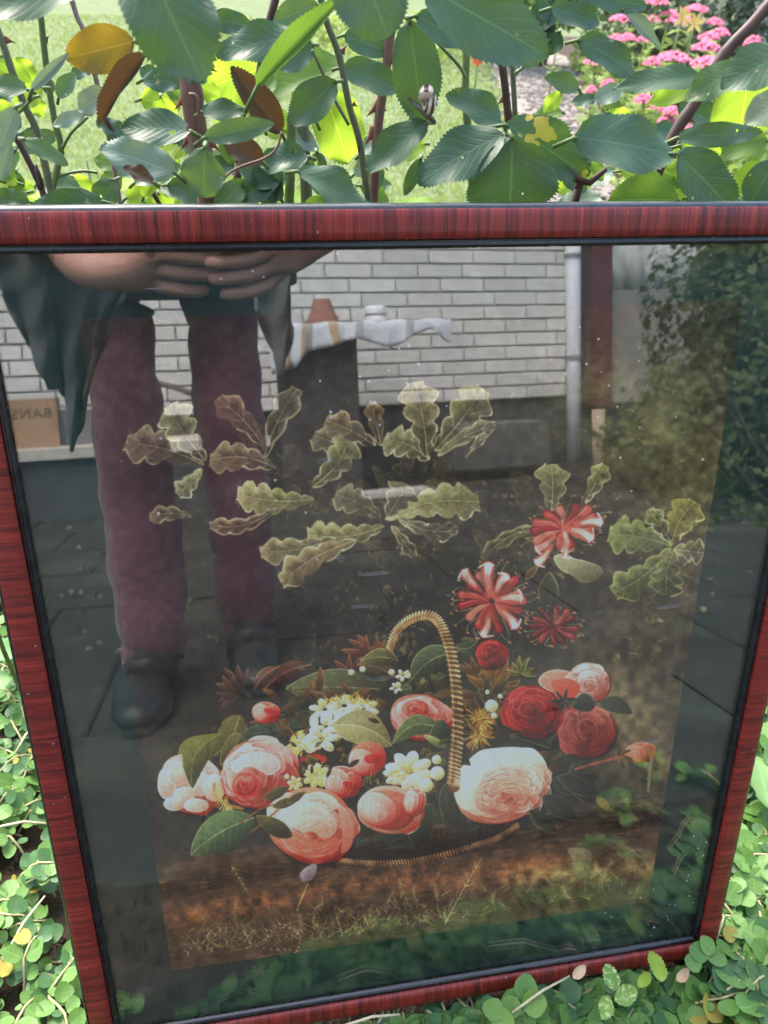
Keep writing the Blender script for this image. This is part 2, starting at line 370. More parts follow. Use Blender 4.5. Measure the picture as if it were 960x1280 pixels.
def cup(C, c, rx, ry, rot, pal, mouth=None):
    """closed or half-open bud seen from the side: overlapping long petals"""
    pale, mid, deep, rim = [np.array(k, float) for k in pal]
    def q(x, y): return (c[0] + x * rx * math.cos(rot) - y * ry * math.sin(rot), c[1] + x * rx * math.sin(rot) + y * ry * math.cos(rot))
    el = lambda x, y, a, b, n=12, t=0: [q(x + a * math.cos(k) * math.cos(t) - b * math.sin(k) * math.sin(t), y + a * math.cos(k) * math.sin(t) + b * math.sin(k) * math.cos(t)) for k in np.linspace(0, 6.283, n + 1)[:-1]]
    blob(C, el(0, 0, 1, 1), mid, deep, rim=rim, rw=2.5, n=3)
    blob(C, el(.45, .05, .55, .85, t=.2), mid, deep * .9, rim=rim, rw=2, n=3)
    blob(C, el(-.3, .05, .66, .8, t=-.2), pale, mid, rim=rim, rw=2.5, n=3)
    blob(C, el(-.35, .2, .42, .5, t=-.3), pale * 1.02, pale * .85 + deep * .1, rim=rim, rw=2., n=3)
    if mouth: blob(C, el(mouth[0], mouth[1], .42, .28, t=.25), deep * 1.05, deep * .8, rim=rim, rw=1.5, n=3)
    shade(C, c, max(rx, ry) * 1.05, min(rx, ry) / max(rx, ry), rot if rx > ry else rot + 1.57)
    for k in range(10):
        x = PR.uniform(-.8, .7); stroke(C, [q(x, -.7), q(x * 1.15 + .05, 0), q(x * .9, .75)], .5, 1., rim if k % 2 else deep, .3)
def honey(C, c, R, squash, rot, n, tips, cols, a0=0, a1=6.283, sr=1.45):
    """honeysuckle head: curved tubes fanning from the heart, pale rolled lips, threads with anthers"""
    for i in range(n * 2):
        a = a0 + (a1 - a0) * (i + PR.uniform(-.3, .3)) / (n * 2); r_ = R * sr * PR.uniform(.82, 1.08)
        p = lambda r, a: (c[0] + r * math.cos(a) * math.cos(rot) - r * squash * math.sin(a) * math.sin(rot), c[1] + r * math.cos(a) * math.sin(rot) + r * squash * math.sin(a) * math.cos(rot))
        e = p(r_, a + PR.uniform(-.15, .15)); stroke(C, [p(R * .6, a), p(R * 1.1, a + .05), e], .7, .6, (214, 190, 150), .75)
        stroke(C, [e, (e[0] + 2, e[1] + 1)], 2.2, 1.6, (205, 130, 90), .9)
    for i in range(n):
        a = a0 + (a1 - a0) * i / n; wv = R * .27; aa = a + PR.uniform(-.1, .1)
        p0 = p(R * .15, aa); p1 = p(R * .55, aa + .12); p2 = p(R * PR.uniform(.85, 1.), aa + .02); k = cols[i % len(cols)]
        stroke(C, [p0, p1, p2], wv * .5, wv * 1.15, np.array(k) * .55); stroke(C, [p0, p1, p2], wv * .35, wv * .85, k)
        stroke(C, [(p0[0] - 1, p0[1] - 1), (p1[0] - 1.5, p1[1] - 1.5), (p2[0] - 1.5, p2[1] - 1.5)], .8, 1.6, (224, 150, 130), .5)
    for (x, y, w_, h_, r_) in tips:
        L_ = max(w_, h_) * 1.25; a = math.atan2(y - c[1], x - c[0]); d = np.array((math.cos(a), math.sin(a))); n_ = np.array((-d[1], d[0])); q = np.array((x, y), float)
        stroke(C, [q - d * L_ * 1.5, q - d * L_ * .2, q + d * L_ * .7 + n_ * L_ * .2], L_ * .5, L_ * 1.15, (196, 92, 78)); stroke(C, [q - d * L_ * .9, q, q + d * L_ * .8 + n_ * L_ * .25], L_ * .3, L_ * .7, (226, 160, 138), col2=(240, 212, 192))
        stroke(C, [q + d * L_ * .85 - n_ * L_ * .6, q + d * L_ * 1.05, q + d * L_ * .8 + n_ * L_ * .75], 2.6, 1.6, (244, 220, 204), .8); stroke(C, [q - n_ * L_ * .3, q + d * L_ * .5 - n_ * L_ * .35], 1.4, .8, (206, 120, 104), .7)
def spiky(C, c, L, a0, a1, n, col, rim):
    for i in range(n):
        a = a0 + (a1 - a0) * i / max(n - 1, 1) + PR.uniform(-.08, .08); l = L * PR.uniform(.75, 1.1)
        pleaf(C, c, (c[0] + l * math.cos(a), c[1] + l * math.sin(a)), l * .27, col, np.array(col) * .6, rim, bend=PR.uniform(-.12, .12), rw=1.2)
def blossom(C, c, r, n=7, squash=.75, rot=0., col=(238, 232, 214), stam=(214, 160, 70), ns=26, sr=.5):
    for i in range(n):
        a = rot + i * 6.283 / n + PR.uniform(-.1, .1); m = (c[0] + r * .6 * math.cos(a), c[1] + r * .6 * math.sin(a) * squash)
        el = [(m[0] + r * (.46 * math.cos(k) * math.cos(a) - .28 * math.sin(k) * math.sin(a)), m[1] + r * squash * (.46 * math.cos(k) * math.sin(a) + .28 * math.sin(k) * math.cos(a))) for k in np.linspace(0, 6.283, 9)[:-1]]
        blob(C, el, col, np.array(col) * (.72, .66, .5), rim=(250, 248, 238), rw=1.4, n=3)
    for i in range(ns):
        a = PR.uniform(0, 6.283); q = r * sr * PR.uniform(.3, 1); e = (c[0] + q * math.cos(a), c[1] + q * math.sin(a) * squash - 1)
        stroke(C, [c, e], .6, .6, (226, 200, 120), .7); stroke(C, [e, (e[0] + 1, e[1])], 1.7, 1.7, stam, .95)
def pearl(C, x, y, r):
    blob(C, [(x + r * math.cos(k), y + r * math.sin(k)) for k in np.linspace(0, 6.283, 9)[:-1]], (246, 240, 216), (170, 150, 100), rim=(220, 205, 160), rw=1, n=3)
def frond(C, path, n, L, col, alpha=.8, ang=.9, w=1.3):
    P = smooth(path, 8); stroke(C, path, 1.3, .7, col, alpha)
    for i in range(n):
        k = int((i + 1) / (n + 1) * (len(P) - 2)); d = P[k + 1] - P[k]; a = math.atan2(d[1], d[0])
        for sg in (-1, 1):
            l = L * (1 - .5 * i / n) * PR.uniform(.7, 1.2); b = a + sg * ang
            stroke(C, [P[k], P[k] + (l * .5 * math.cos(b - .1 * sg), l * .5 * math.sin(b - .1 * sg)), P[k] + (l * math.cos(b - .3 * sg), l * math.sin(b - .3 * sg))], w, .6, np.array(col) * PR.uniform(.75, 1.15), alpha * PR.uniform(.6, 1))
def paint_print():
    C = Canvas(); H, W = C.h, C.w
    Y, X = np.mgrid[0:H, 0:W].astype(np.float32); x = X / PS + PX0; y = Y / PS + PY0
    # dark ground of the print: brown-black, warmer to the right edge, an earth bank below
    base = np.zeros((H, W, 3), np.float32) + (50, 45, 40)
    n = .6 * C.n1 + .5 * C.n2 + .3 * C.n3; n2_ = C.n4 * .4 + C.n3 * .5
    g = np.clip((x - 640) / 260, 0, 1) * np.clip((y - 420) / 200, 0, 1) * np.clip((1080 - y) / 120, 0, 1)
    base += g[..., None] * np.array((24, 20, 12)) * (1 + .8 * n[..., None])
    g = np.exp(-((x - 790) / 45) ** 2 - ((y - 880) / 80) ** 2); base += g[..., None] * np.array((38, 31, 18)) * (1 + .7 * n[..., None])
    g = np.exp(-((x - 770) / 120) ** 2 - ((y - 520) / 110) ** 2); base += g[..., None] * np.array((12, 13, 6)) * (1 + .9 * n[..., None])
    yl = y - (x - 500) * -.14                  # follows the tilt of the bank
    bank = np.clip((yl - 1035) / 25 + .6 * n, 0, 1); base = base + bank[..., None] * (np.array((74, 58, 46)) - base) * .85
    warm = np.exp(-((yl - 1108 - 8 * C.n1) / 17) ** 2) * np.clip((760 - x) / 120, 0, 1) * np.clip((x - 190) / 60, 0, 1)
    base += warm[..., None] * np.array((30, 13, 6)) * (1 + .9 * n[..., None] + 1.2 * n2_[..., None])
    lite = np.exp(-((yl - 1128 - (x - 700) * .02) / 13) ** 2) * np.clip((x - 600) / 80, 0, 1); base += lite[..., None] * np.array((34, 28, 16)) * (1 + .8 * n[..., None] + .9 * n2_[..., None])
    sh = np.exp(-((yl - 1068 - 16 * C.n1 - 8 * C.n2) / 14) ** 2); base *= (1 - .4 * sh)[..., None]
    base *= (1 + .16 * n + .2 * n2_)[..., None]
    C.im = np.clip(base, 4, 255)
    for i in range(1900):                       # short earth and bark brush marks
        px = PR.uniform(190, 840); py = PR.uniform(1040, 1215) - (px - 500) * .14
        l = PR.uniform(6, 26); k = PR.uniform(.55, 1.5)
        stroke(C, [(px, py), (px + l, py - l * .14 + PR.normal() * 1.5)], PR.uniform(1, 5), .6, np.array((96, 74, 58)) * k, .28)
    for i in range(500):
        px = PR.uniform(100, 930); py = PR.uniform(390, 1050); l = PR.uniform(5, 22); a = PR.uniform(0, 3.1); k = PR.uniform(.5, 1.45)
        stroke(C, [(px, py), (px + l * math.cos(a), py + l * math.sin(a))], PR.uniform(1, 5), .8, np.array((66, 60, 46)) * k, .14)
    # scattered faint leaf arcs in the dark
    for i in range(130):
        px = PR.uniform(330, 880); py = PR.uniform(500, 830); r_ = PR.uniform(5, 16); a = PR.uniform(0, 6.28)
        stroke(C, [(px + r_ * math.cos(a + t), py + r_ * .7 * math.sin(a + t)) for t in (0, .5, 1.)], .5, 1.5, (168, 156, 116), PR.uniform(.12, .6))
    for i in range(46):
        px = PR.uniform(370, 520); py = PR.uniform(735, 830); a = PR.uniform(.9, 2.2); l = PR.uniform(6, 15)
        pleaf(C, (px, py), (px + l * math.cos(a), py + l * math.sin(a)), l * .35, (84, 74, 54), (50, 44, 36), (196, 170, 120), alpha=.75, rw=1)
    # oak branches
    for path, w0, w1 in (([(250, 577), (300, 592), (360, 600), (420, 640), (480, 655)], 2.5, 4), ([(540, 575), (532, 610), (500, 640), (480, 655)], 3, 5), ([(480, 655), (520, 690), (600, 720), (680, 760)], 4, 6),
                         ([(255, 640), (230, 650), (200, 660)], 2, 1), ([(845, 680), (800, 700), (760, 735), (690, 790)], 2.5, 4), ([(330, 640), (360, 610), (385, 600)], 2, 3)):
        stroke(C, path, w0, w1, (44, 38, 34), .9); stroke(C, [(a, b - 1) for a, b in path], .6, .8, (120, 106, 84), .5)
    G1, G2, Rm = (112, 110, 80), (58, 56, 44), (206, 200, 150)
    B1, B2, Rb = (98, 90, 72), (56, 51, 42), (210, 188, 148)
    D1, D2, Rd = (84, 82, 66), (50, 47, 40), (176, 164, 124)
    for i in range(34):      # half-lost leaves that knit the branches together
        bx, by = ((480, 655), (430, 600), (345, 600), (540, 590), (840, 700), (690, 650), (560, 640))[i % 7]; bx += PR.uniform(-45, 45); by += PR.uniform(-35, 40); a_ = PR.uniform(0, 6.28); l = PR.uniform(34, 72)
        oak(C, (bx, by), (bx + l * math.cos(a_), by + l * .8 * math.sin(a_)), l * .45, (62, 60, 46), (46, 43, 36), (128, 118, 84), bend=PR.uniform(-.1, .1), lobes=4, alpha=.5, ra=.7)
    for a in (((254, 584), (156, 556), 52, D1, D2, Rd, .06, 4), ((256, 578), (212, 508), 50, (104, 102, 80), D2, Rm, -.05, 4), ((252, 590), (222, 622), 26, (118, 120, 84), G2, Rm, 0, 3),
              ((330, 560), (272, 500), 36, (78, 68, 56), D2, Rd, .05, 3), ((330, 575), (372, 488), 34, (72, 68, 56), D2, Rd, -.04, 3), ((346, 588), (262, 578), 42, B1, B2, Rb, .1, 4),
              ((392, 628), (297, 620), 44, (134, 132, 92), (76, 74, 54), (220, 212, 160), -.06, 5), ((345, 640), (262, 660), 22, B1, B2, Rb, -.12, 4), ((240, 650), (186, 650), 22, D1, D2, Rd, .1, 3),
              ((440, 575), (392, 548), 38, D1, D2, Rd, .1, 3), ((392, 612), (440, 545), 44, (120, 120, 84), G2, Rm, .1, 4), ((470, 560), (408, 528), 38, (98, 84, 64), D2, Rb, .04, 3), ((478, 560), (466, 505), 26, (100, 84, 66), D2, Rb, 0, 3),
              ((538, 578), (482, 552), 44, (108, 110, 82), G2, Rm, .1, 4), ((536, 574), (520, 480), 52, (118, 110, 82), G2, (216, 204, 156), .03, 4), ((546, 566), (606, 488), 54, (122, 118, 84), G2, (220, 210, 160), .03, 4),
              ((550, 572), (622, 534), 22, (104, 104, 74), G2, Rm, -.06, 3), ((585, 575), (610, 545), 10, D1, D2, Rm, 0, 2),
              ((484, 652), (602, 632), 50, (132, 130, 94), (74, 72, 52), (222, 214, 160), -.08, 5), ((478, 650), (420, 622), 40, (92, 90, 72), D2, Rd, .06, 4), ((486, 650), (512, 610), 44, (96, 96, 76), D2, Rd, 0, 3), ((500, 652), (575, 668), 26, D1, D2, Rm, .1, 4),
              ((482, 662), (385, 672), 40, (130, 128, 88), (76, 73, 52), (214, 206, 150), -.08, 5), ((420, 678), (326, 694), 36, (126, 114, 84), (66, 60, 46), Rm, -.05, 4), ((446, 680), (352, 732), 40, (120, 108, 78), (66, 58, 46), (226, 212, 160), .06, 4), ((492, 662), (520, 700), 16, D1, D2, Rd, 0, 3),
              ((692, 645), (692, 584), 44, (104, 102, 74), G2, Rm, .04, 3), ((735, 632), (760, 586), 26, (112, 118, 74), G2, Rm, 0, 3), ((690, 662), (604, 704), 20, (74, 78, 56), D2, (170, 166, 118), .1, 4),
              ((843, 684), (872, 630), 46, (118, 112, 72), (70, 64, 44), (206, 196, 124), -.08, 3), ((842, 686), (764, 672), 50, (104, 112, 72), (62, 66, 46), (170, 170, 112), .05, 4), ((846, 690), (884, 694), 34, (90, 92, 60), D2, Rm, 0, 3),
              ((842, 690), (770, 746), 44, (86, 92, 60), (56, 58, 42), (186, 180, 116), -.06, 4), ((845, 692), (836, 748), 46, (76, 80, 56), (50, 52, 40), (160, 152, 104), .05, 4), ((842, 680), (815, 640), 26, (98, 104, 68), D2, Rm, 0, 3)):
        oak(C, *a[:6], bend=a[6], lobes=a[7])
    # pale bean-shaped leaf and outlined leaves under the honeysuckle
    blob(C, [(695, 702), (708, 697), (722, 703), (736, 706), (752, 712), (757, 720), (745, 731), (730, 733), (718, 724), (704, 717)], (168, 158, 118), (92, 84, 62), rim=(226, 216, 170), rw=2)
    pleaf(C, (688, 768), (690, 720), 26, (76, 72, 54), (52, 48, 38), (200, 190, 140)); pleaf(C, (660, 730), (676, 712), 9, (120, 90, 60), (70, 54, 40), (210, 170, 120))
    # foliage of the bouquet, back layer
    for (cx, cy, L, a0, a1, n, col, rim) in ((300, 872, 34, 2.4, 5., 8, (92, 66, 54), (190, 130, 104)), (330, 868, 26, 3.9, 5.6, 5, (96, 70, 54), (196, 140, 104)), (462, 828, 34, 3.4, 5.9, 7, (120, 74, 54), (206, 140, 100)), (440, 850, 26, 3.3, 5.2, 4, (112, 70, 54), (200, 130, 96)), (622, 868, 44, 3.6, 6.2, 8, (128, 84, 52), (214, 160, 96)), (655, 848, 22, 3.4, 6.4, 6, (106, 104, 62), (206, 190, 110)), (600, 850, 30, 3.6, 5.2, 5, (110, 76, 50), (190, 140, 90))):
        spiky(C, (cx, cy), L, a0, a1, n, col, rim)
    LG, LG2 = (104, 108, 76), (56, 60, 42)
    for a in (((480, 868), (358, 866), 46, (98, 96, 70), (58, 54, 42), (170, 160, 116), .02), ((390, 836), (330, 868), 24, (96, 62, 50), (56, 40, 34), (196, 130, 104), .1), ((350, 838), (318, 868), 16, (110, 76, 56), (60, 44, 36), (200, 140, 104), .1),
              ((505, 858), (448, 836), 18, (92, 72, 50), (56, 46, 36), (180, 130, 84), .08), ((500, 832), (452, 832), 22, (104, 100, 66), (62, 58, 42), (196, 180, 120), .1), ((560, 850), (500, 868), 30, (78, 84, 60), (46, 48, 36), (160, 150, 104), -.1),
              ((575, 820), (512, 862), 36, (86, 92, 66), (46, 48, 36), (176, 166, 112), .12), ((572, 815), (600, 806), 16, (86, 90, 64), LG2, (170, 160, 112), .2),
              ((310, 918), (276, 908), 26, (96, 70, 54), (60, 46, 36), (184, 130, 100), .1), ((300, 900), (268, 950), 38, (104, 98, 58), (60, 54, 36), (190, 170, 96), -.1), ((272, 925), (232, 985), 42, (112, 106, 60), (60, 56, 36), (196, 176, 92), .16),
              ((440, 905), (300, 925), 40, (58, 66, 50), (36, 40, 32), (110, 116, 76), 0), ((700, 930), (760, 945), 30, (44, 48, 38), (28, 30, 26), (84, 84, 60), 0), ((715, 900), (680, 945), 34, (64, 66, 48), (38, 38, 30), (120, 116, 84), 0),
              ((690, 940), (640, 925), 24, (60, 62, 46), (36, 36, 30), (110, 106, 76), 0)):
        pleaf(C, *a[:6], bend=a[6], vein=np.array(a[5]) * .9)
    for i in range(150):
        px = PR.uniform(325, 700); py = 870 + abs(PR.normal()) * 50; a = PR.uniform(-2.9, .2); l = PR.uniform(14, 34)
        if py > 1010 or (px < 350 and py < 900): continue
        k = ((104, 76, 50), (84, 74, 50), (66, 60, 42), (120, 84, 56))[i % 4]
        pleaf(C, (px, py), (px + l * math.cos(a), py + l * math.sin(a)), l * .33, k, np.array(k) * .5, np.array(k) * 1.6, bend=PR.uniform(-.15, .15), alpha=.9, rw=1.1)
    # basket body and rim behind the lower flowers
    blob(C, [(300, 1010), (420, 1040), (560, 1040), (690, 985), (670, 1025), (640, 1048), (570, 1075), (480, 1086), (420, 1082)], (50, 44, 38), (30, 28, 26), soft=3)
    for i in range(110):
        t = PR.random(); px = 440 + 220 * t; py = 1074 - 50 * t * t - PR.uniform(4, 34)
        stroke(C, [(px, py), (px + PR.uniform(14, 44), py - PR.uniform(2, 14))], .8, .5, (132, 104, 76), PR.uniform(.15, .5))
    rimp = smooth([(418, 1080), (455, 1085), (500, 1084), (545, 1077), (590, 1064), (625, 1052), (650, 1036)], 12)
    stroke(C, rimp, 8, 6, (66, 44, 34), n=1)
    for i in range(0, len(rimp) - 1):
        p = rimp[i]; stroke(C, [(p[0], p[1] - 3.2), (p[0] + 1.6, p[1] + 1.2)], 2.4, 2., np.array((206, 152, 108)) * (1 - .35 * i / len(rimp)), .85)
        if i % 2: stroke(C, [(p[0], p[1] + 3), (p[0] + 4, p[1] + 3.4)], 1.2, 1., (176, 132, 92), .5)
    for i in range(26):
        px = 395 + PR.uniform(0, 250); stroke(C, [(px, 1068 - (px - 400) * .1), (px + PR.uniform(-4, 8), 1052 - (px - 400) * .12)], .8, .5, (170, 120, 84), .4)
    # dark leaves hanging over the basket
    for a in (((548, 995), (478, 1062), 34), ((560, 1000), (590, 1062), 30), ((540, 1010), (520, 1070), 30), ((600, 1030), (660, 1010), 24), ((690, 950), (640, 1000), 30), ((720, 960), (745, 1010), 34), ((690, 985), (750, 975), 28), ((560, 985), (575, 1040), 26)):
        pleaf(C, *a, (62, 62, 48), (32, 32, 28), (120, 112, 80), bend=.06, alpha=.9)
    # the left loop of the basket handle
    for k, r_ in enumerate((20, 17, 14)):
        stroke(C, [(296 + r_ * math.cos(a) * .9, 1000 + r_ * 1.2 * math.sin(a)) for a in np.linspace(2., 4.6, 9)], 5 - k, 5 - k, (78, 52, 34) if k != 1 else (216, 176, 104))
    for a in np.linspace(2., 4.6, 16):
        stroke(C, [(296 + 22 * math.cos(a) * .9, 1000 + 26 * math.sin(a)), (296 + 13 * math.cos(a + .2) * .9, 1000 + 16 * math.sin(a + .2))], 1.6, 1.4, (226, 190, 120) if PR.random() < .7 else (90, 60, 40), .8)
    # flowers -------------------------------------------------
    pink = ((236, 184, 166), (214, 116, 98), (200, 62, 54), (248, 216, 200)); peach = ((242, 212, 184), (224, 152, 118), (208, 96, 68), (250, 232, 210))
    shell = ((240, 206, 192), (216, 160, 138), (196, 116, 88), (250, 228, 218)); red = ((176, 62, 60), (136, 36, 38), (84, 20, 24), (206, 96, 88)); dim = ((176, 92, 80), (146, 66, 60), (110, 44, 42), (196, 124, 108))
    coral = ((240, 170, 150), (222, 104, 86), (206, 60, 54), (250, 206, 190))
    # far-left pale rose: bulging petals
    rose(C, (240, 985), 43, .86, .5, (.2, .1), shell, rings=4, seed=3)
    for (x_, y_, a_, b_) in ((208, 985, 12, 20), (222, 972, 13, 16), (230, 1000, 14, 12), (250, 985, 14, 16), (218, 1010, 14, 9), (245, 1012, 16, 9), (268, 990, 15, 17)):
        blob(C, [(x_ + a_ * math.cos(k), y_ + b_ * math.sin(k)) for k in np.linspace(0, 6.283, 9)[:-1]], (240, 206, 190), (206, 140, 116), rim=(250, 226, 216), rw=3, n=3)
    pleaf(C, (276, 922), (240, 990), 34, (112, 108, 62), (60, 56, 36), (196, 180, 96), bend=.2, vein=(150, 130, 80)); pleaf(C, (300, 922), (276, 962), 30, (98, 92, 56), (58, 52, 36), (180, 150, 90), bend=-.1, vein=(140, 120, 76))
    stroke(C, [(303, 1016), (285, 1012), (270, 1000), (268, 985)], 5, 4, (150, 104, 60)); 
    for a in np.linspace(1.7, 4.2, 17):
        stroke(C, [(296 + 30 * math.cos(a), 1000 + 24 * math.sin(a)), (296 + 19 * math.cos(a + .25), 1000 + 15 * math.sin(a + .25))], 2., 1.6, (228, 188, 116) if int(a * 20) % 3 else (84, 56, 36), .85)
    # bud, upper left
    spiky(C, (335, 905), 22, 3., 6.5, 5, (110, 72, 50), (190, 130, 90)); cup(C, (333, 896), 18, 14, .1, coral, (.2, -.2))
    # pink rose with deep heart
    blob(C, [(308, 945), (312, 930), (330, 925), (348, 930), (352, 944), (366, 935), (374, 955), (372, 975), (350, 985), (320, 975)], (236, 176, 158), (214, 118, 102), rim=(250, 220, 206), rw=2)
    rose(C, (325, 974), 50, .86, .1, (-.42, .22), pink, rings=5, seed=1)
    blob(C, [(288, 960), (305, 949), (325, 945), (345, 952), (352, 966), (338, 975), (324, 968), (310, 962), (296, 972)], (244, 210, 200), (232, 164, 148), rim=(250, 228, 218), rw=2, alpha=.85)
    blob(C, [(290, 985), (298, 972), (314, 970), (326, 980), (324, 996), (308, 1004), (294, 998)], (220, 96, 84), (196, 62, 60), rim=(236, 150, 130), rw=2)
    rose(C, (307, 987), 14, .9, 0, (0, 0), ((230, 120, 100), (214, 84, 74), (190, 56, 56), (240, 150, 130)), rings=3, seed=5)
    # white blossoms
    for (x_, y_, r_, n_, s_) in ((408, 893, 20, 6, .7), (432, 888, 22, 7, .6), (456, 893, 20, 6, .7)):
        blossom(C, (x_, y_), r_, n_, s_, .3, ns=0)
    for (x_, y_, a_, b_) in ((394, 908, 6, 10), (410, 902, 8, 9), (427, 903, 8, 8), (442, 902, 8, 8), (456, 907, 8, 6), (468, 906, 7, 6)):
        blob(C, [(x_ + a_ * math.cos(k), y_ + b_ * math.sin(k)) for k in np.linspace(0, 6.283, 9)[:-1]], (248, 244, 230), (206, 186, 140), rim=(250, 248, 240), rw=2, n=3)
    for i in range(150):
        px = PR.uniform(396, 474); py = 889 - 8 * math.sin((px - 396) / 78 * 3.14) + PR.normal() * 3
        stroke(C, [(px, py), (px + PR.normal() * 3, py - PR.uniform(1, 5))], 1.3, .9, ((226, 164, 70), (240, 210, 120), (190, 120, 54))[i % 3], .9)
    blossom(C, (382, 934), 18, 6, .8, .1, ns=40, sr=.9); blossom(C, (404, 930), 24, 6, .7, 2., ns=16, sr=.4); blossom(C, (410, 915), 16, 5, .8, 3., ns=0)
    for i in range(60):
        a = PR.uniform(1.6, 5.); stroke(C, [(380 + 11 * math.cos(a), 935 + 12 * math.sin(a)), (380 + 16 * math.cos(a), 935 + 16 * math.sin(a))], 1.2, 1.5, ((222, 158, 66), (238, 200, 110))[i % 2], .9)
    pleaf(C, (418, 912), (492, 938), 44, (176, 162, 112), (112, 100, 64), (214, 200, 150), bend=-.12, vein=(218, 204, 156), nv=10)
    # small yellow-white blossoms
    blossom(C, (397, 976), 17, 8, .9, .2, col=(232, 224, 160), ns=46, sr=1.15); blossom(C, (370, 986), 10, 6, 1., .2, col=(226, 220, 150), ns=8); pearl(C, 360, 977, 3.4); pearl(C, 357, 1003, 3); pearl(C, 342, 1014, 3)
    # red cups
    cup(C, (430, 984), 24, 20, .2, coral, (.4, .1)); cup(C, (461, 955), 24, 21, -.3, coral, (.25, .05))
    stroke(C, [(378, 956), (392, 952), (406, 955)], 5, 8, (184, 60, 54))
    # rose left of the handle
    rose(C, (528, 903), 40, .72, .12, (-.15, -.18), pink, rings=5, seed=2); rose(C, (521, 892), 16, .7, 0, (0, 0), ((228, 120, 100), (216, 92, 80), (200, 66, 60), (244, 170, 150)), rings=3, seed=4)
    pleaf(C, (558, 918), (492, 936), 26, (96, 104, 68), (54, 60, 42), (176, 172, 112), bend=.22, vein=(170, 166, 110)); pleaf(C, (556, 905), (540, 942), 24, (62, 72, 50), (40, 44, 34), (140, 140, 96), bend=-.1)
    pleaf(C, (560, 940), (532, 925), 10, (150, 150, 90), (90, 92, 60), (210, 206, 140))
    for i in range(60):
        px = PR.uniform(455, 500); py = PR.uniform(975, 1000); stroke(C, [(px, py), (px + PR.uniform(-8, 8), py + PR.uniform(-9, 3))], 1.3, .6, ((150, 140, 70), (196, 150, 70), (90, 80, 46))[i % 3], .7)
    for i in range(60):
        px = PR.uniform(345, 565); py = PR.uniform(905, 1012); a = PR.uniform(-2.9, .2); l = PR.uniform(8, 18); k = ((104, 96, 56), (84, 60, 42), (120, 84, 50))[i % 3]
        if any((px - a_) ** 2 + (py - b_) ** 2 < c_ * c_ for a_, b_, c_ in ((325, 974, 50), (392, 1038, 50), (490, 1018, 36), (528, 903, 36), (514, 970, 24), (461, 955, 22), (430, 984, 20), (455, 925, 26), (430, 895, 30))): continue
        pleaf(C, (px, py), (px + l * math.cos(a), py + l * math.sin(a)), l * .36, k, np.array(k) * .5, np.array(k) * 1.6, rw=1.)
    # central white star flower with pearls
    blossom(C, (514, 970), 30, 8, .82, .2, ns=22, sr=.26); blossom(C, (495, 975), 14, 5, .9, 1., ns=14, sr=.5)
    for (x_, y_, r_) in ((549, 972, 9), (535, 987, 9), (548, 955, 6)): pearl(C, x_, y_, r_)
    # bottom bud rose and the round peach rose
    rose(C, (490, 1018), 42, .72, .1, (0, -.2), shell, rings=3, seed=7); cup(C, (484, 1017), 36, 25, .15, pink, None); cup(C, (520, 1008), 14, 18, .2, pink)
    blob(C, [(358, 1002), (372, 994), (395, 992), (420, 1000), (428, 1016), (400, 1016), (370, 1012)], (236, 180, 160), (210, 120, 100), rim=(248, 216, 200), rw=2)
    rose(C, (392, 1038), 55, .86, .25, (-.05, .1), (peach[0], (222, 134, 108), (206, 84, 66), peach[3]), rings=4, seed=6)
    blob(C, [(346, 1028), (360, 1013), (382, 1008), (405, 1012), (420, 1026), (422, 1044), (405, 1054), (394, 1046), (380, 1046), (364, 1040), (350, 1044)], (246, 224, 198), (224, 160, 130), rim=(250, 236, 216), rw=3, alpha=.66)
    for i in range(40):
        px = PR.uniform(352, 412); py = PR.uniform(1014, 1042); stroke(C, [(px, py), (px + 8, py - 3), (px + 15, py + 1)], 1., .5, ((250, 242, 226), (226, 190, 160))[i % 2], .45)
    blob(C, [(350, 1050), (366, 1044), (384, 1052), (404, 1060), (420, 1052), (428, 1060), (412, 1074), (386, 1078), (362, 1068)], (222, 110, 88), (206, 92, 76), rim=(236, 150, 124), rw=2.5, alpha=.9)
    for i in range(60):
        a = PR.uniform(.3, 2.9); r_ = PR.uniform(28, 50); stroke(C, [(392 + r_ * math.cos(a), 1036 + r_ * .85 * math.sin(a)), (392 + r_ * math.cos(a + .3), 1036 + r_ * .85 * math.sin(a + .3))], .8, 1.5, ((240, 176, 150), (196, 90, 74))[i % 2], .4)
    blob(C, [(424, 1012), (436, 1020), (444, 1040), (440, 1064), (428, 1072), (430, 1048)], (228, 140, 118), (200, 92, 78), rim=(244, 190, 168), rw=2)
    # big pale rose right of the handle
    rose(C, (628, 988), 62, .74, -.25, (.12, .3), (peach[0], (232, 180, 150), (216, 120, 92), peach[3]), rings=5, seed=8)
    blob(C, [(566, 990), (580, 965), (600, 945), (625, 940), (655, 940), (675, 950), (682, 972), (676, 990), (664, 970), (640, 962), (612, 968), (596, 990), (585, 988)], (246, 226, 204), (226, 164, 132), rim=(252, 242, 226), rw=3, alpha=.82)
    for k in range(16):                 # long combed petals over the top
        y_ = 944 + k * 3.2; stroke(C, [(578 + k * 1.6, 986 - k * 1.), (600, y_ + 12), (636, y_), (672, y_ + 8)], .9, 1.5, (226, 180, 150) if k % 2 else (252, 244, 230), .65)
    for i in range(120):
        a = PR.uniform(0, 6.28); r_ = PR.uniform(5, 34); cx, cy = 632, 998; stroke(C, [(cx + r_ * math.cos(a), cy + r_ * .6 * math.sin(a)), (cx + (r_ + 3) * math.cos(a + .35), cy + (r_ + 3) * .6 * math.sin(a + .35))], 1.8, .9, ((246, 200, 168), (224, 132, 100), (214, 110, 84))[i % 3], .55)
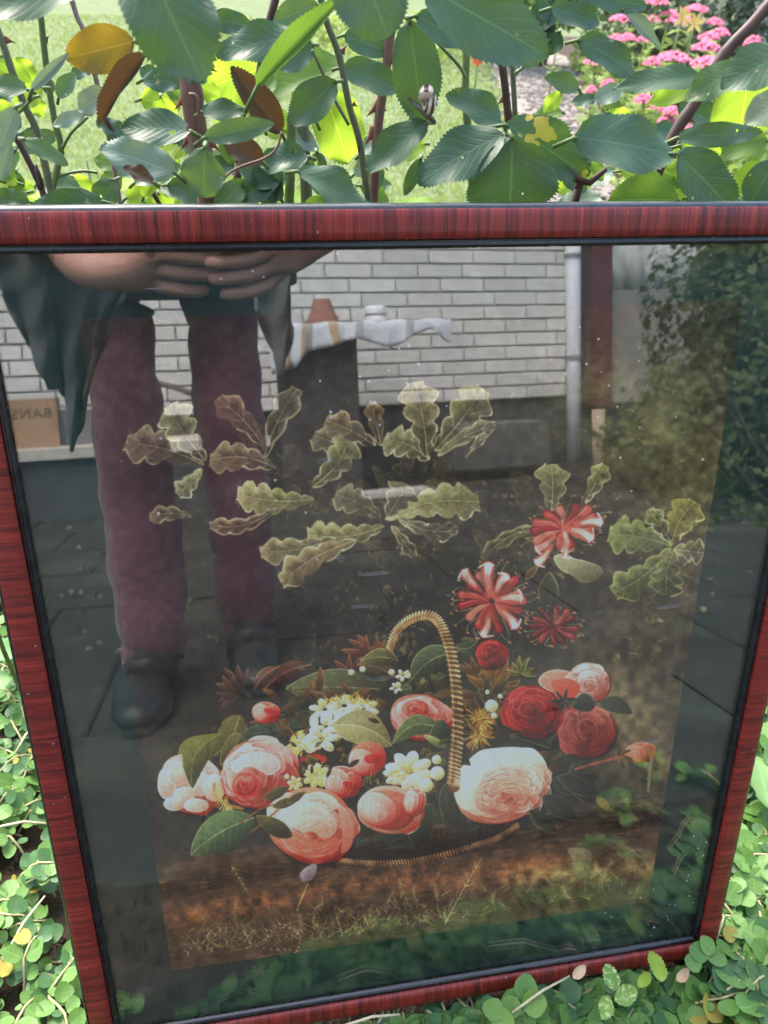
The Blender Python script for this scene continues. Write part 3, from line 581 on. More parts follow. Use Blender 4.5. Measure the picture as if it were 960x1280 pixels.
    for i in range(26):                # ruffled petal edges down the right of the big rose
        a = PR.uniform(-1.1, .9); r_ = PR.uniform(30, 58); q = lambda t, k: (630 + k * math.cos(a + t), 986 + k * .74 * math.sin(a + t))
        stroke(C, [q(0, r_), q(.2, r_ * 1.05), q(.42, r_ * .97)], 4.5, 1., (214, 138, 108), .35); stroke(C, [q(0, r_ * 1.05), q(.2, r_ * 1.1), q(.42, r_ * 1.02)], 1.8, .6, (252, 236, 216), .8)
    for a in (((680, 1000), (726, 1030), 24), ((664, 1018), (700, 1046), 20), ((700, 975), (752, 1000), 22), ((560, 935), (590, 962), 18)): pleaf(C, *a, (58, 60, 46), (34, 34, 28), (118, 112, 80), alpha=.9)
    # right group
    rose(C, (617, 824), 20, .95, 0, (0, -.1), red, rings=3, seed=9); rose(C, (735, 918), 38, .9, .2, (.1, -.1), dim, rings=3, seed=10)
    rose(C, (668, 895), 37, .88, .2, (-.1, -.05), red, rings=6, seed=11)
    blob(C, [(676, 858), (684, 846), (700, 842), (718, 846), (728, 860), (712, 868), (692, 870)], (232, 140, 116), (214, 84, 72), rim=(248, 200, 180), rw=2)
    rose(C, (738, 858), 28, .9, 0, (.1, .2), shell, rings=3, seed=12); blob(C, [(690, 858), (712, 852), (728, 862), (722, 876), (704, 882)], (222, 100, 84), (200, 66, 60), rim=(240, 160, 140), rw=1.5)
    pleaf(C, (748, 884), (718, 888), 24, (54, 56, 46), (34, 34, 30), (110, 108, 80), bend=.1); pleaf(C, (752, 884), (794, 896), 22, (60, 62, 48), (32, 34, 28), (120, 116, 80), bend=-.1)
    spiky(C, (708, 880), 18, 0, 5, 6, (50, 50, 40), (100, 90, 64))
    stroke(C, [(722, 966), (760, 955), (788, 948)], 3, 4, (150, 84, 66)); cup(C, (803, 945), 20, 13, -.1, ((206, 128, 104), (176, 92, 76), (150, 70, 56), (196, 140, 108)), None)
    spiky(C, (776, 950), 20, -1.2, 1., 4, (120, 84, 60), (176, 130, 90))
    for i in range(240):                # fluffy yellow heads by the handle
        a = PR.uniform(0, 6.28); c_ = ((603, 905), (600, 925))[i % 2]; r_ = PR.uniform(2, 22); stroke(C, [(c_[0] + r_ * .4 * math.cos(a), c_[1] + r_ * .4 * math.sin(a)), (c_[0] + r_ * math.cos(a), c_[1] + r_ * math.sin(a))], 1.1, 1.5, ((206, 160, 80), (230, 196, 120), (176, 110, 60), (140, 90, 50))[int(PR.integers(4))], .75)
    for (x_, y_, r_) in ((617, 888, 8), (620, 900, 4), (612, 871, 3), (628, 876, 3)): pearl(C, x_, y_, r_)
    for (x_, y_) in ((500, 862), (492, 846), (512, 850), (441, 846), (455, 842)): pearl(C, x_, y_, 4)
    blossom(C, (506, 850), 9, 5, .9, .4, ns=3); blossom(C, (497, 866), 8, 5, .9, .4, ns=3)
    # handle
    hp = smooth([(489, 818), (497, 796), (515, 780), (540, 775), (556, 792), (567, 826), (573, 870), (574, 920), (571, 960), (569, 988)], 14)
    stroke(C, hp, 9, 16, (92, 60, 38), n=1)
    for i in range(0, len(hp) - 2, 1):
        p = hp[i]; d = hp[i + 1] - p; d /= np.linalg.norm(d); nn = np.array((-d[1], d[0])); w = 4.2 + 3.4 * i / len(hp); k = .75 + .3 * math.sin(i * 1.3) if i > 40 else 1.
        if i % 2 == 0:
            stroke(C, [p - nn * w + d * 2, p - nn * w * .1], 2.6, 2.6, np.array((232, 196, 146)) * (.85 + .2 * PR.random())); stroke(C, [p + nn * w * .15, p + nn * w - d * 1.5], 2.6, 2.6, np.array((206, 150, 98)) * (.8 + .25 * PR.random()))
        stroke(C, [p - nn * .5, p + d * 1.5 + nn * .5], 1.6, 1.6, (110, 66, 44), .5)
    stroke(C, [q - np.array((w * 0 + 5, 0)) for q in hp[50:]], 1.2, 1.4, (246, 222, 180), .55, n=1)
    # big green leaves bottom left
    pleaf(C, (318, 1028), (238, 1074), 48, (100, 116, 78), (52, 62, 44), (196, 186, 130), bend=.06, vein=(196, 196, 140), nv=9); pleaf(C, (366, 1052), (320, 1026), 22, (92, 88, 58), (54, 50, 38), (176, 150, 104))
    for path in ([(300, 1035), (330, 1016), (370, 1006)], [(310, 1050), (335, 1030), (356, 1012)]): stroke(C, path, 2.5, 2, (120, 88, 54))
    for a in (((330, 1005), (364, 990), 14), ((342, 1015), (376, 1004), 12), ((360, 1010), (384, 996), 10)): pleaf(C, *a, (110, 92, 56), (60, 50, 36), (196, 160, 104))
    # honeysuckles
    R3 = [(196, 84, 76), (170, 60, 58), (214, 112, 96), (150, 48, 50)]
    honey(C, (708, 664), 42, .62, -.3, 13, ((684, 687, 8, 9, .2), (711, 682, 10, 8, 0), (731, 670, 8, 11, .3), (683, 702, 5, 9, .3), (711, 695, 6, 5, 0), (742, 656, 6, 10, .1)), R3, sr=1.35)
    honey(C, (618, 757), 40, .95, 0, 15, ((589, 730, 10, 5, -.6), (612, 726, 12, 7, 0), (628, 735, 9, 10, .2), (642, 752, 7, 10, .3), (641, 778, 6, 10, .5), (612, 790, 9, 4, .2)), R3, sr=1.35)
    honey(C, (695, 788), 30, .75, 0, 12, (), [(120, 44, 42), (146, 62, 56), (96, 34, 34)], sr=1.2)
    # ferns and grasses on the bank
    for i in range(34):
        px = PR.uniform(222, 800); py = 1202 - (px - 215) * .132 - PR.uniform(0, 34); a = PR.uniform(-2.6, -.5); l = PR.uniform(18, 40)
        frond(C, [(px, py), (px + l * .5 * math.cos(a), py + l * .5 * math.sin(a)), (px + l * math.cos(a + .3), py + l * math.sin(a + .3))], 7, 8, ((186, 156, 110), (130, 110, 80), (150, 130, 80), (100, 84, 60))[i % 4], .55)
    for i in range(520):
        px = PR.uniform(230, 560) if i % 3 else PR.uniform(230, 800); py = 1204 - (px - 215) * .132 - abs(PR.normal()) * 18; a = PR.uniform(-2.9, -.2); l = PR.uniform(5, 16)
        stroke(C, [(px, py), (px + l * math.cos(a), py + l * math.sin(a))], 1.4, .6, ((190, 170, 116), (116, 112, 70), (58, 48, 36), (150, 124, 90))[i % 4], .6)
    frond(C, [(290, 1088), (300, 1105), (312, 1125)], 5, 10, (196, 172, 104), .6); frond(C, [(558, 1160), (580, 1118), (604, 1078)], 9, 15, (196, 172, 116), .85); frond(C, [(500, 1104), (506, 1122), (512, 1136)], 3, 10, (180, 150, 96), .6)
    for pth in ([(332, 1180), (350, 1160), (372, 1172)], [(300, 1178), (330, 1190), (362, 1192)], [(370, 1196), (376, 1180), (372, 1168)]):
        for q in smooth(pth, 4): stroke(C, [q, q + (1, 1)], 2.4, 2, (170, 128, 104), .8)
    blob(C, [(376, 1098), (390, 1086), (398, 1088), (392, 1104), (380, 1108)], (176, 164, 170), (120, 104, 110), alpha=.7); stroke(C, [(386, 1110), (378, 1128), (372, 1144)], 1.4, 1.2, (190, 176, 104))
    blob(C, [(712, 1066), (736, 1066), (742, 1076), (736, 1100), (716, 1098), (718, 1080)], (146, 136, 104), (104, 94, 70), alpha=.6)
    C.im *= (1 + .05 * (PR.random(C.im.shape[:2]).astype(np.float32) - .5))[..., None]
    return np.clip(C.im, 0, 255)
# ================================================================ THE FRAMED PICTURE
GW, GH = .49, .5876
def LP(s, u, w=0.): return XV * s + UV_ * u + NV * w
def woodmat():
    k = NT('mahogany_veneer'); uv = k.coord('UV')
    a = k.noise(k.map(uv, (230, 2.2, 1)), 1, 4, .65); b = k.noise(k.map(uv, (1150, 7, 1)), 1, 3, .7); c = k.noise(k.map(uv, (60, 1.2, 1)), 1, 3, .6)
    f = k.math('ADD', k.math('MULTIPLY', a, .46), k.math('ADD', k.math('MULTIPLY', b, .40), k.math('MULTIPLY', c, .22)))
    col = k.ramp(f, [(.40, (.026, .007, .008)), (.49, (.10, .013, .012)), (.56, (.20, .021, .016)), (.66, (.32, .036, .025))])
    n = k.noise(k.coord('Object'), 900, 2, .5); spk = k.math('GREATER_THAN', k.noise(k.coord('Object'), 260, 1, .4), .79)
    col = k.mix(k.math('MULTIPLY', spk, .5), col, (.5, .42, .4))
    k.bump(k.math('ADD', b, k.math('MULTIPLY', n, .4)), .25, .0004)
    return k.set(col, .42, .4, coat=.05)
WOOD = woodmat()
k = NT('black_lacquer'); v = k.coord(); n = k.noise(v, 120, 3); BLACK = k.set(k.ramp(n, [(.4, (.005, .007, .009)), (.7, (.012, .015, .019))]), k.ramp(n, [(.3, .22), (.7, .30)]), .6)
fp = thing('framed_picture', 'large flower print behind reflecting glass in a leaning red mahogany frame', 'picture')
fp.rotation_euler = (-TILT, 0, 0)
def rail(k):
    """side k: 0 bottom, 1 right, 2 top, 3 left; profile points (a outward from the glass edge, d towards the viewer)"""
    prof = dict(rail=[(.0042, -.001), (.0042, .0042), (.0050, .0054), (.009, .0058), (.014, .0058), (.0194, .0054), (.0202, .0048)],
                slip=[(-.001, -.001), (-.0006, .0018), (.0006, .0028), (.0018, .0029), (.0024, .0020), (.0028, .0022), (.0038, .0024), (.0042, .0012)],
                outer_edge=[(.0202, .0047), (.0216, .0040), (.0226, .0026), (.0230, .0006), (.0230, -.0150), (.020, -.0165), (-.001, -.0165)])
    L2 = (GW if k in (0, 2) else GH) / 2; n = 40; made = None
    for nm in ('rail', 'slip', 'outer_edge'):
        P = prof[nm]; mb = MB(); rows = []
        for i in range(n + 1):
            row = []
            for (a, d) in P:
                x = (L2 + a) * (2 * i / n - 1); wob = 0
                if k == 0: p = LP(x, -a, d + wob)
                elif k == 2: p = LP(-x, GH + a, d + wob)
                elif k == 1: p = LP(GW / 2 + a, GH / 2 + x, d + wob)
                else: p = LP(-GW / 2 - a, GH / 2 - x, d + wob)
                row.append((len(mb.v), x)); mb.v.append(tuple(p))
            rows.append(row)
        for i in range(n):
            for j in range(len(P) - 1):
                xs = [rows[i][j][1], rows[i + 1][j][1], rows[i + 1][j + 1][1], rows[i][j + 1][1]]; y0, y1 = j / (len(P) - 1) * .1, (j + 1) / (len(P) - 1) * .1
                mb.f.append([rows[i][j][0], rows[i + 1][j][0], rows[i + 1][j + 1][0], rows[i][j + 1][0]]); mb.uv.append(tuple((q_ + k * 3.1, y_) for q_, y_ in zip(xs, (y0, y0, y1, y1))))
        if nm == 'rail': made = mb.obj('rail', WOOD, fp)
        else: mb.obj(nm, BLACK, made)
for k_ in range(4): rail(k_)
# backboard, mat
mb = MB(); c = LP(0, GH / 2, -.0105); M = Matrix((XV, UV_, NV)).transposed()
mb.box(c, (GW + .004, GH + .004, .005), m=M); mb.obj('backing_board', mottled('backing_card', (.10, .07, .045), (.16, .12, .08), 20, .9), fp, False)
k = NT('mat_board'); v = k.coord(); MAT = k.set(k.ramp(k.noise(v, 60, 4), [(.3, (.006, .022, .018)), (.7, (.013, .037, .031))]), .7, .2)
mb = MB(); mb.box(LP(0, GH / 2, -.0058), (GW + .004, GH + .004, .003), m=M); mb.obj('mat_board', MAT, fp, False)
# the print: its picture is drawn above in numpy as seen square-on, then sampled over the sheet
PC = [(-.2014, .5523), (.196, .5523), (.1985, .0464), (-.2014, .0535)]
def pxy(s, t):
    a = (PC[0][0] * (1 - s) + PC[1][0] * s, PC[0][1] * (1 - s) + PC[1][1] * s); b = (PC[3][0] * (1 - s) + PC[2][0] * s, PC[3][1] * (1 - s) + PC[2][1] * s)
    return a[0] * (1 - t) + b[0] * t, a[1] * (1 - t) + b[1] * t
IW, IH = 1080, 1360
src = paint_print()
S_, T_ = np.meshgrid((np.arange(IW) + .5) / IW, (np.arange(IH) + .5) / IH)
sx_, uy_ = pxy(S_, T_)
q = [sx_ * XV[i] + uy_ * UV_[i] - CAM[i] for i in range(3)]
zz = -(q[0] * AB.x + q[1] * AB.y + q[2] * AB.z)
X_ = ((480 + 1003 * (q[0] * AR.x + q[1] * AR.y + q[2] * AR.z) / zz) - PX0) * PS; Y_ = ((640 - 1003 * (q[0] * AU.x + q[1] * AU.y + q[2] * AU.z) / zz) - PY0) * PS
X_ = np.clip(X_, 0, src.shape[1] - 2.01); Y_ = np.clip(Y_, 0, src.shape[0] - 2.01); xi = X_.astype(int); yi = Y_.astype(int); fx = (X_ - xi)[..., None]; fy = (Y_ - yi)[..., None]
pim = (src[yi, xi] * (1 - fx) + src[yi, xi + 1] * fx) * (1 - fy) + (src[yi + 1, xi] * (1 - fx) + src[yi + 1, xi + 1] * fx) * fy
lin = (pim / 255.) ** 2.2
lin = lin ** 1.3 * 1.38 * (1.04, 1., .93); lum = lin.mean(-1, keepdims=True); lin = np.maximum(lum + (lin - lum) * 1.05, 0); lin = np.clip(lin * PRINT_GAIN / (1 + 1.75 * lin), .004, .85)
srgb = np.where(lin < .0031308, lin * 12.92, 1.055 * lin ** (1 / 2.4) - .055)
img = bpy.data.images.new('flower_print', IW, IH, alpha=False)
buf = np.ones((IH, IW, 4), np.float32); buf[..., :3] = srgb[::-1]; img.pixels.foreach_set(buf.ravel()); img.update(); img.pack()
k = NT('printed_paper'); t = k.n('TexImage', {'Vector': k.coord('UV')}, image=img, interpolation='Cubic'); PRINT = k.set(t.outputs[0], .8, .15)
mb = MB(); mb.add([LP(*PC[3], -.0038), LP(*PC[2], -.0038), LP(*PC[1], -.0038), LP(*PC[0], -.0038)], [(0, 1, 2, 3)], [((0, 0), (1, 0), (1, 1), (0, 1))])
mb.add([LP(*PC[3], -.0042), LP(*PC[2], -.0042), LP(*PC[1], -.0042), LP(*PC[0], -.0042), LP(*PC[3], -.0038), LP(*PC[2], -.0038), LP(*PC[1], -.0038), LP(*PC[0], -.0038)], [(3, 2, 1, 0), (0, 1, 5, 4), (1, 2, 6, 5), (2, 3, 7, 6), (3, 0, 4, 7)])
mb.obj('flower_print', PRINT, fp, False)
# glass: two real faces; clear, with mirror reflection that rises at grazing angles, plus dust and scratches
k = NT('picture_glass'); lw = k.n('LayerWeight', {'Blend': .5}).outputs['Facing']
f5 = k.math('POWER', lw, 4.5); fac = k.math('ADD', GLASS_F0, k.math('MULTIPLY', f5, 1 - GLASS_F0))
tr = k.n('BsdfTransparent', {'Color': (.985, .995, .99, 1)}); gl = k.n('BsdfGlossy', {'Color': (1, 1, 1, 1), 'Roughness': .0})
m1 = k.n('MixShader', {0: fac}); k.L(tr.outputs[0], m1.inputs[1]); k.L(gl.outputs[0], m1.inputs[2])
ob = k.coord(); dens = k.noise(ob, 7, 2)
vo = k.n('TexVoronoi', {'Vector': ob, 'Scale': 170.}, feature='F1'); sz = k.n('SeparateColor', {'Color': vo.outputs['Color']}).outputs[0]
sp = k.math('LESS_THAN', vo.outputs['Distance'], k.math('MULTIPLY', k.math('GREATER_THAN', k.math('MULTIPLY', sz, dens), .535), .15))
sc1 = k.n('TexVoronoi', {'Vector': k.map(ob, (9, 1, 210), rot=(0, .35, 0)), 'Scale': 1.}, feature='F1')
scr = k.math('MULTIPLY', k.math('LESS_THAN', sc1.outputs['Distance'], .10), k.math('GREATER_THAN', k.noise(ob, 11, 1), .61))
dust = k.math('ADD', k.math('MULTIPLY', k.math('MAXIMUM', k.math('SUBTRACT', k.noise(ob, 5, 5, .7), .40), 0.), .04), .002)
ff = k.math('ADD', k.math('ADD', k.math('MULTIPLY', sp, .5), k.math('MULTIPLY', scr, .14)), dust)
df = k.n('BsdfDiffuse', {'Color': (.75, .76, .78, 1)}); m2 = k.n('MixShader', {0: ff}); k.L(m1.outputs[0], m2.inputs[1]); k.L(df.outputs[0], m2.inputs[2]); k.L(m2.outputs[0], k.out.inputs[0]); GLASS = k.m
mb = MB(); mb.box(LP(0, GH / 2, -.001), (GW + .004, GH + .004, .002), m=M); mb.obj('glass', GLASS, fp, False)
# ---------------------------------------------------------------- foliage helper
def leafcloud(mb, c, rad, n, size, up=.4, flat=1., q=rnd, shell=.35):
    for i in range(n):
        while True:
            d = Vector((q.uniform(-1, 1), q.uniform(-1, 1), q.uniform(-1, 1)))
            if d.length < 1: break
        d = d.normalized() * (d.length ** shell); lump = 1 + .18 * math.sin(d.x * 7 + d.z * 5) + .14 * math.sin(d.y * 9 - d.z * 6)
        p = Vector(c) + Vector((d.x * rad[0], d.y * rad[1], d.z * rad[2])) * lump
        nrm = (d * .7 + Vector((q.uniform(-1, 1), q.uniform(-1, 1), q.uniform(-.6, 1) + up))).normalized(); t = nrm.orthogonal().normalized(); a = q.uniform(0, 6.28); b = nrm.cross(t); x = t * math.cos(a) + b * math.sin(a); y = nrm.cross(x)
        s = size * q.uniform(.6, 1.35); w_ = s * q.uniform(.3, .48); o = len(mb.v)
        mb.v += [tuple(p), tuple(p + x * s * .45 + y * w_ + nrm * s * .1), tuple(p + x * s + nrm * -.06 * s), tuple(p + x * s * .45 - y * w_ + nrm * s * .1)]
        mb.f.append([o, o + 1, o + 2, o + 3]); mb.uv.append(((.5, 0), (1, .5), (.5, 1), (0, .5)))
# ================================================================ THE YARD BEHIND THE CAMERA (seen in the glass)
k = NT('paving'); v = k.coord(); n = k.noise(v, 3, 6, .65); n2 = k.noise(v, 40, 4, .6)
pc = k.ramp(n, [(.3, (.020, .019, .016)), (.55, (.038, .036, .030)), (.75, (.07, .066, .056))])
pc = k.mix(k.math('MULTIPLY', k.math('GREATER_THAN', k.noise(v, 9, 5, .7), .6), .45), pc, (.06, .075, .04)); k.bump(n2, .5, .004); PAVE = k.set(pc, .85, .3)
mb = MB(); mb.add([(-9, -14, GZ - .012), (9, -14, GZ - .012), (9, -.26, GZ - .012), (-9, -.26, GZ - .012)], [(0, 1, 2, 3)]); mb.v = [(a, b, GZ - .004) for a, b, c in mb.v]; tag(mb.obj('yard_ground', mottled('joint_dirt', (.035, .035, .022), (.06, .058, .04), 30, .95), None, False), kind='structure')
yard = bpy.data.objects.new('paving', None); C_.objects.link(yard); tag(yard, kind='structure')
SL = []
for vi in range(5):
    bm = bmesh.new(); bmesh.ops.create_cube(bm, size=1); bmesh.ops.scale(bm, vec=(.398, .398, .04), verts=bm.verts); bmesh.ops.bevel(bm, geom=[e for e in bm.edges if all(x.co.z > 0 for x in e.verts)], offset=.004, segments=1, affect='EDGES')
    for x in bm.verts: x.co.x += rnd.uniform(-.004, .004); x.co.y += rnd.uniform(-.004, .004)
    me = bpy.data.meshes.new('paving_slab'); bm.to_mesh(me); bm.free(); me.materials.append(PAVE); SL.append(me)
for i in range(-6, 8):
    for j in range(10):
        y = -.47 - j * .4
        if y < -3.95: continue
        o = bpy.data.objects.new('paving_slab', SL[rnd.randrange(5)]); C_.objects.link(o); o.parent = yard
        o.location = (i * .4 + (.2 if j % 2 else 0), y, GZ - .0175 + rnd.uniform(-.003, .003)); o.rotation_euler = (rnd.uniform(-.01, .01), rnd.uniform(-.01, .01), rnd.choice((0, math.pi / 2)) + rnd.uniform(-.008, .008))
mb = MB()
for i in range(900):        # dead leaves and moss tufts lying about the yard
    x = rnd.uniform(-2.4, 2.6); y = rnd.uniform(-3.6, -.5); s_ = rnd.uniform(.006, .018); leafcloud(mb, (x, y, GZ + .006), (s_, s_, .004), 3, .016)
tag(mb.obj('leaf_litter', mottled('litter', (.10, .085, .045), (.22, .19, .11), 20, .9)), 'small dead leaves and moss tufts scattered over the dark paving', 'leaf litter', kind='stuff')
# house: painted brick wall on a dark plinth
WA = math.radians(-8.2); WX = Vector((math.cos(WA), math.sin(WA), 0)); WN = Vector((-math.sin(WA), math.cos(WA), 0)); W0 = Vector((0, -3.685, 0))
def W(a, z, d=0.): p = W0 + WX * a + WN * d; return Vector((p.x, p.y, z))
def RW(px, py, d=0.):       # mirrored pixel -> (along, z) on the wall
    p, dr = mirror(px, py); t = ((W0 + WN * d - p) @ WN) / (dr @ WN); q = p + dr * t; return (q - W0) @ WX, q.z
WZ = .355; HT = 2.62
house = thing('brick_house', 'house with white painted brick wall on a dark plinth, mirrored in the glass', 'house', W(0, GZ))
MW = Matrix.Rotation(WA, 3, 'Z')
AE = RW(709, 420)[0]
mb = MB(); c = W((AE - 5) / 2, (WZ + HT) / 2, -.06); mb.box(c, (AE + 5, .08, HT - WZ), m=MW); mb.obj('wall', mottled('mortar', (.44, .43, .42), (.55, .54, .52), 30, .9), house, False)
k = NT('painted_brick'); v = k.coord(); oi_ = k.n('ObjectInfo').outputs['Random']; g_ = k.n('NewGeometry').outputs['Position']; cb = k.ramp(k.noise(v, 16, 4, .6), [(.3, (.66, .655, .65)), (.7, (.82, .81, .81))])
cb = k.mix(k.math('MULTIPLY', oi_, .5), cb, (.52, .51, .50)); cb = k.mix(k.math('MULTIPLY', k.math('MAXIMUM', k.math('SUBTRACT', k.noise(g_, 2.3, 5, .7), .45), 0.), 1.6), cb, (.42, .41, .38)); cb = k.mix(k.math('MULTIPLY', k.math('GREATER_THAN', k.noise(g_, 30, 4, .75), .68), .5), cb, (.40, .36, .33)); k.bump(k.noise(v, 60, 4), .7, .003); BR = k.set(cb, .8, .3)
BM_ = []
for vi in range(4):
    for Lb in (.25, .12):
        bm = bmesh.new(); bmesh.ops.create_cube(bm, size=1); bmesh.ops.scale(bm, vec=(Lb, .034, .0655), verts=bm.verts); bmesh.ops.bevel(bm, geom=[e for e in bm.edges if all(x.co.y > 0 for x in e.verts)], offset=.004, segments=1, affect='EDGES')
        for x in bm.verts: x.co += Vector((rnd.uniform(-.0015, .0015), rnd.uniform(-.002, .002), rnd.uniform(-.001, .001)))
        me = bpy.data.meshes.new('brick'); bm.to_mesh(me); bm.free(); me.materials.append(BR); BM_.append(me)
bricks = []
for r in range(int((HT - WZ) / .075)):
    off = (0, .13, .0, .13)[r % 4] + (.065 if r % 3 == 1 else 0); a = AE - .125 - off - .01
    if off > .05: bricks.append((AE - off / 2 - .005, r, off - .01))
    while a > -4.9: bricks.append((a, r, 0)); a -= .26
vis = [b for b in bricks if b[1] < 15 and b[0] > -1.9]; vis = sorted(vis, key=lambda b: b[1])[:298]; S = set(vis)
for a, r, h in vis:
    o = bpy.data.objects.new('brick', BM_[rnd.randrange(4) * 2]); C_.objects.link(o); o.parent = house; o.matrix_parent_inverse = wm(house).inverted()
    o.location = W(a, WZ + .0375 + r * .075, -.015 + rnd.uniform(-.002, .002)); o.rotation_euler = (0, 0, WA)
    if h: o.scale = (h / .25, 1, 1)
mb = MB()
for b in bricks:
    if b not in S: mb.box(W(b[0], WZ + .0375 + b[1] * .075, -.015), (.25, .034, .0655), m=MW)
tag(mb.obj('brick', BR, house, False), kind='stuff')
mb = MB(); mb.box(W((AE + .6 - 5) / 2, (WZ + GZ) / 2 - .03, -.075), (AE + 5.6, .1, WZ - GZ + .05), m=MW); mb.obj('plinth', mottled('dark_plinth', (.035, .036, .038), (.075, .075, .075), 5, .9, .6, .004), house, False)
mb = MB(); mb.box(W((AE - 5) / 2 + .6, HT + .06, .02), (AE + 6.2, .46, .1), m=MW); mb.obj('eaves', mottled('white_board', (.6, .6, .58), (.7, .7, .68), 6, .6), house, False)
mb = MB(); mb.sheet([[W(-5.1, HT + .12, .42), W(4.2, HT + .12, .42)], [W(-5.1, HT + 1.6, -2.), W(4.2, HT + 1.6, -2.)]], .05); mb.obj('roof', mottled('roof_tile', (.10, .05, .04), (.18, .09, .07), 9, .9), house, False)
# wall to the right of the pipe: maroon door frame, pale door with glazing and curtain
a0, a1 = RW(733, 420)[0], RW(757, 420)[0]; a2 = a1 + .9
MAR = mottled('maroon_paint', (.10, .028, .032), (.14, .04, .045), 10, .45)
mb = MB(); mb.box(W((a0 + a1) / 2, (RW(745, 508)[1] + 2.3) / 2, .01), (a1 - a0, .12, 2.3 - RW(745, 508)[1]), m=MW); mb.box(W((a1 + a2) / 2, 2.34, .01), (a2 - a0 + .14, .12, .09), m=MW); mb.box(W(a2 + .05, 1.3, .01), (.1, .12, 2.), m=MW); mb.obj('door_frame', MAR, house, False)
GD = mottled('grey_door_paint', (.22, .21, .20), (.30, .29, .28), 6, .55)
zt = RW(790, 362)[1]
mb = MB(); mb.box(W((a1 + a2) / 2, (zt + .3) / 2, -.03), (a2 - a1 - .002, .05, zt - .3), m=MW); mb.obj('door', GD, house, False)
gp = MB(); gp.box(W((a1 + a2) / 2, (zt + 2.28) / 2, -.045), (a2 - a1 - .01, .008, 2.28 - zt), m=MW)
k = NT('window_glass'); gl_ = k.n('BsdfGlossy', {'Color': (1, 1, 1, 1), 'Roughness': .02}); tr_ = k.n('BsdfTransparent'); mx = k.n('MixShader', {0: .12}); k.L(tr_.outputs[0], mx.inputs[1]); k.L(gl_.outputs[0], mx.inputs[2]); k.L(mx.outputs[0], k.out.inputs[0]); gp.obj('pane', k.m, house, False)
mb = MB(); G = [[W(a1 + .02 + (a2 - a1 - .04) * j / 30, zt + (2.27 - zt) * i / 6, -.09 + .02 * math.sin(j * 1.6) + .008 * math.sin(j * .7 + i)) for j in range(31)] for i in range(7)]
mb.sheet(G, .002); mb.obj('curtain', mottled('net_curtain', (.78, .80, .82), (.86, .87, .88), 10, .9), house)
mb = MB(); mb.box(W((AE + .45 + 4.4) / 2 + .4, 1.25, -.22), (4.4 - AE + .9, .06, 2.7), m=MW); mb.obj('side_wall', mottled('grey_render', (.2, .19, .18), (.3, .29, .27), 7, .9), house, False)
# downpipe
pa = RW(717, 420, .06)[0]; pw = RW(725, 420, .06)[0] - pa
mb = MB(); zb = RW(717, 592, .06)[1]
mb.loft([(W(pa, max(zb, GZ), .06), pw, pw), (W(pa, .55, .06), pw, pw), (W(pa, HT, .06), pw, pw)], 18); dp = mb.obj('downpipe', mottled('zinc', (.60, .63, .70), (.72, .75, .82), 9, .45, .1, .001), None)
tag(dp, 'pale grey round downpipe standing at the right end of the mirrored brick wall', 'downpipe')
for py in (447, 320):
    mb = MB(); z = RW(717, py, .06)[1]; mb.loft([(W(pa, z - .012, .06), pw + .006, pw + .006), (W(pa, z + .012, .06), pw + .006, pw + .006)], 18); mb.box(W(pa, z, .02), (.03, .06, .02), m=MW); mb.obj('pipe_bracket', mottled('bracket', (.2, .2, .2), (.3, .3, .3), 20, .5), dp, False)
# beige post and dark step by the door
p0 = R(748, 600, -3.35); p1 = R(748, 512, -3.35)
mb = MB(); mb.loft([(p0, .034, .034), ((p0 + p1) / 2 + Vector((.004, 0, 0)), .033, .033), (p1, .034, .034)], 10); mb.obj('wooden_post', mottled('weathered_wood', (.32, .24, .18), (.44, .34, .26), 12, .85), None); tag(bpy.data.objects['wooden_post'], 'short pale wooden post standing right of the downpipe', 'post')
def slab(name, label, cat, px0, px1, py0, py1, Y, dep, mat, rz=WA):
    A = R(px0, py1, Y); B = R(px1, py0, Y); z0 = max(min(A.z, B.z), GZ - .005); z1 = max(A.z, B.z); mb = MB()
    bm = bmesh.new(); bmesh.ops.create_cube(bm, size=1); bmesh.ops.scale(bm, vec=(abs(B.x - A.x), dep, z1 - z0), verts=bm.verts); bmesh.ops.bevel(bm, geom=list(bm.edges), offset=.008, segments=2, affect='EDGES')
    me = bpy.data.meshes.new(name); bm.to_mesh(me); bm.free(); me.materials.append(mat); o = link(name, me); o.location = ((A.x + B.x) / 2, Y - dep / 2, (z0 + z1) / 2); o.rotation_euler.z = rz
    return tag(o, label, cat)
STN = mottled('dark_stone', (.07, .07, .072), (.13, .125, .12), 8, .85, .6, .006)
slab('stone_trough', 'long dark stone trough on the paving in front of the plinth', 'trough', 560, 688, 527, 590, -3.35, .3, STN)
slab('stone_step', 'pale narrow stone step lying on the paving beneath the cloth-covered table', 'step', 455, 545, 612, 628, -3.0, .16, mottled('pale_stone', (.34, .33, .31), (.44, .43, .41), 14, .85))
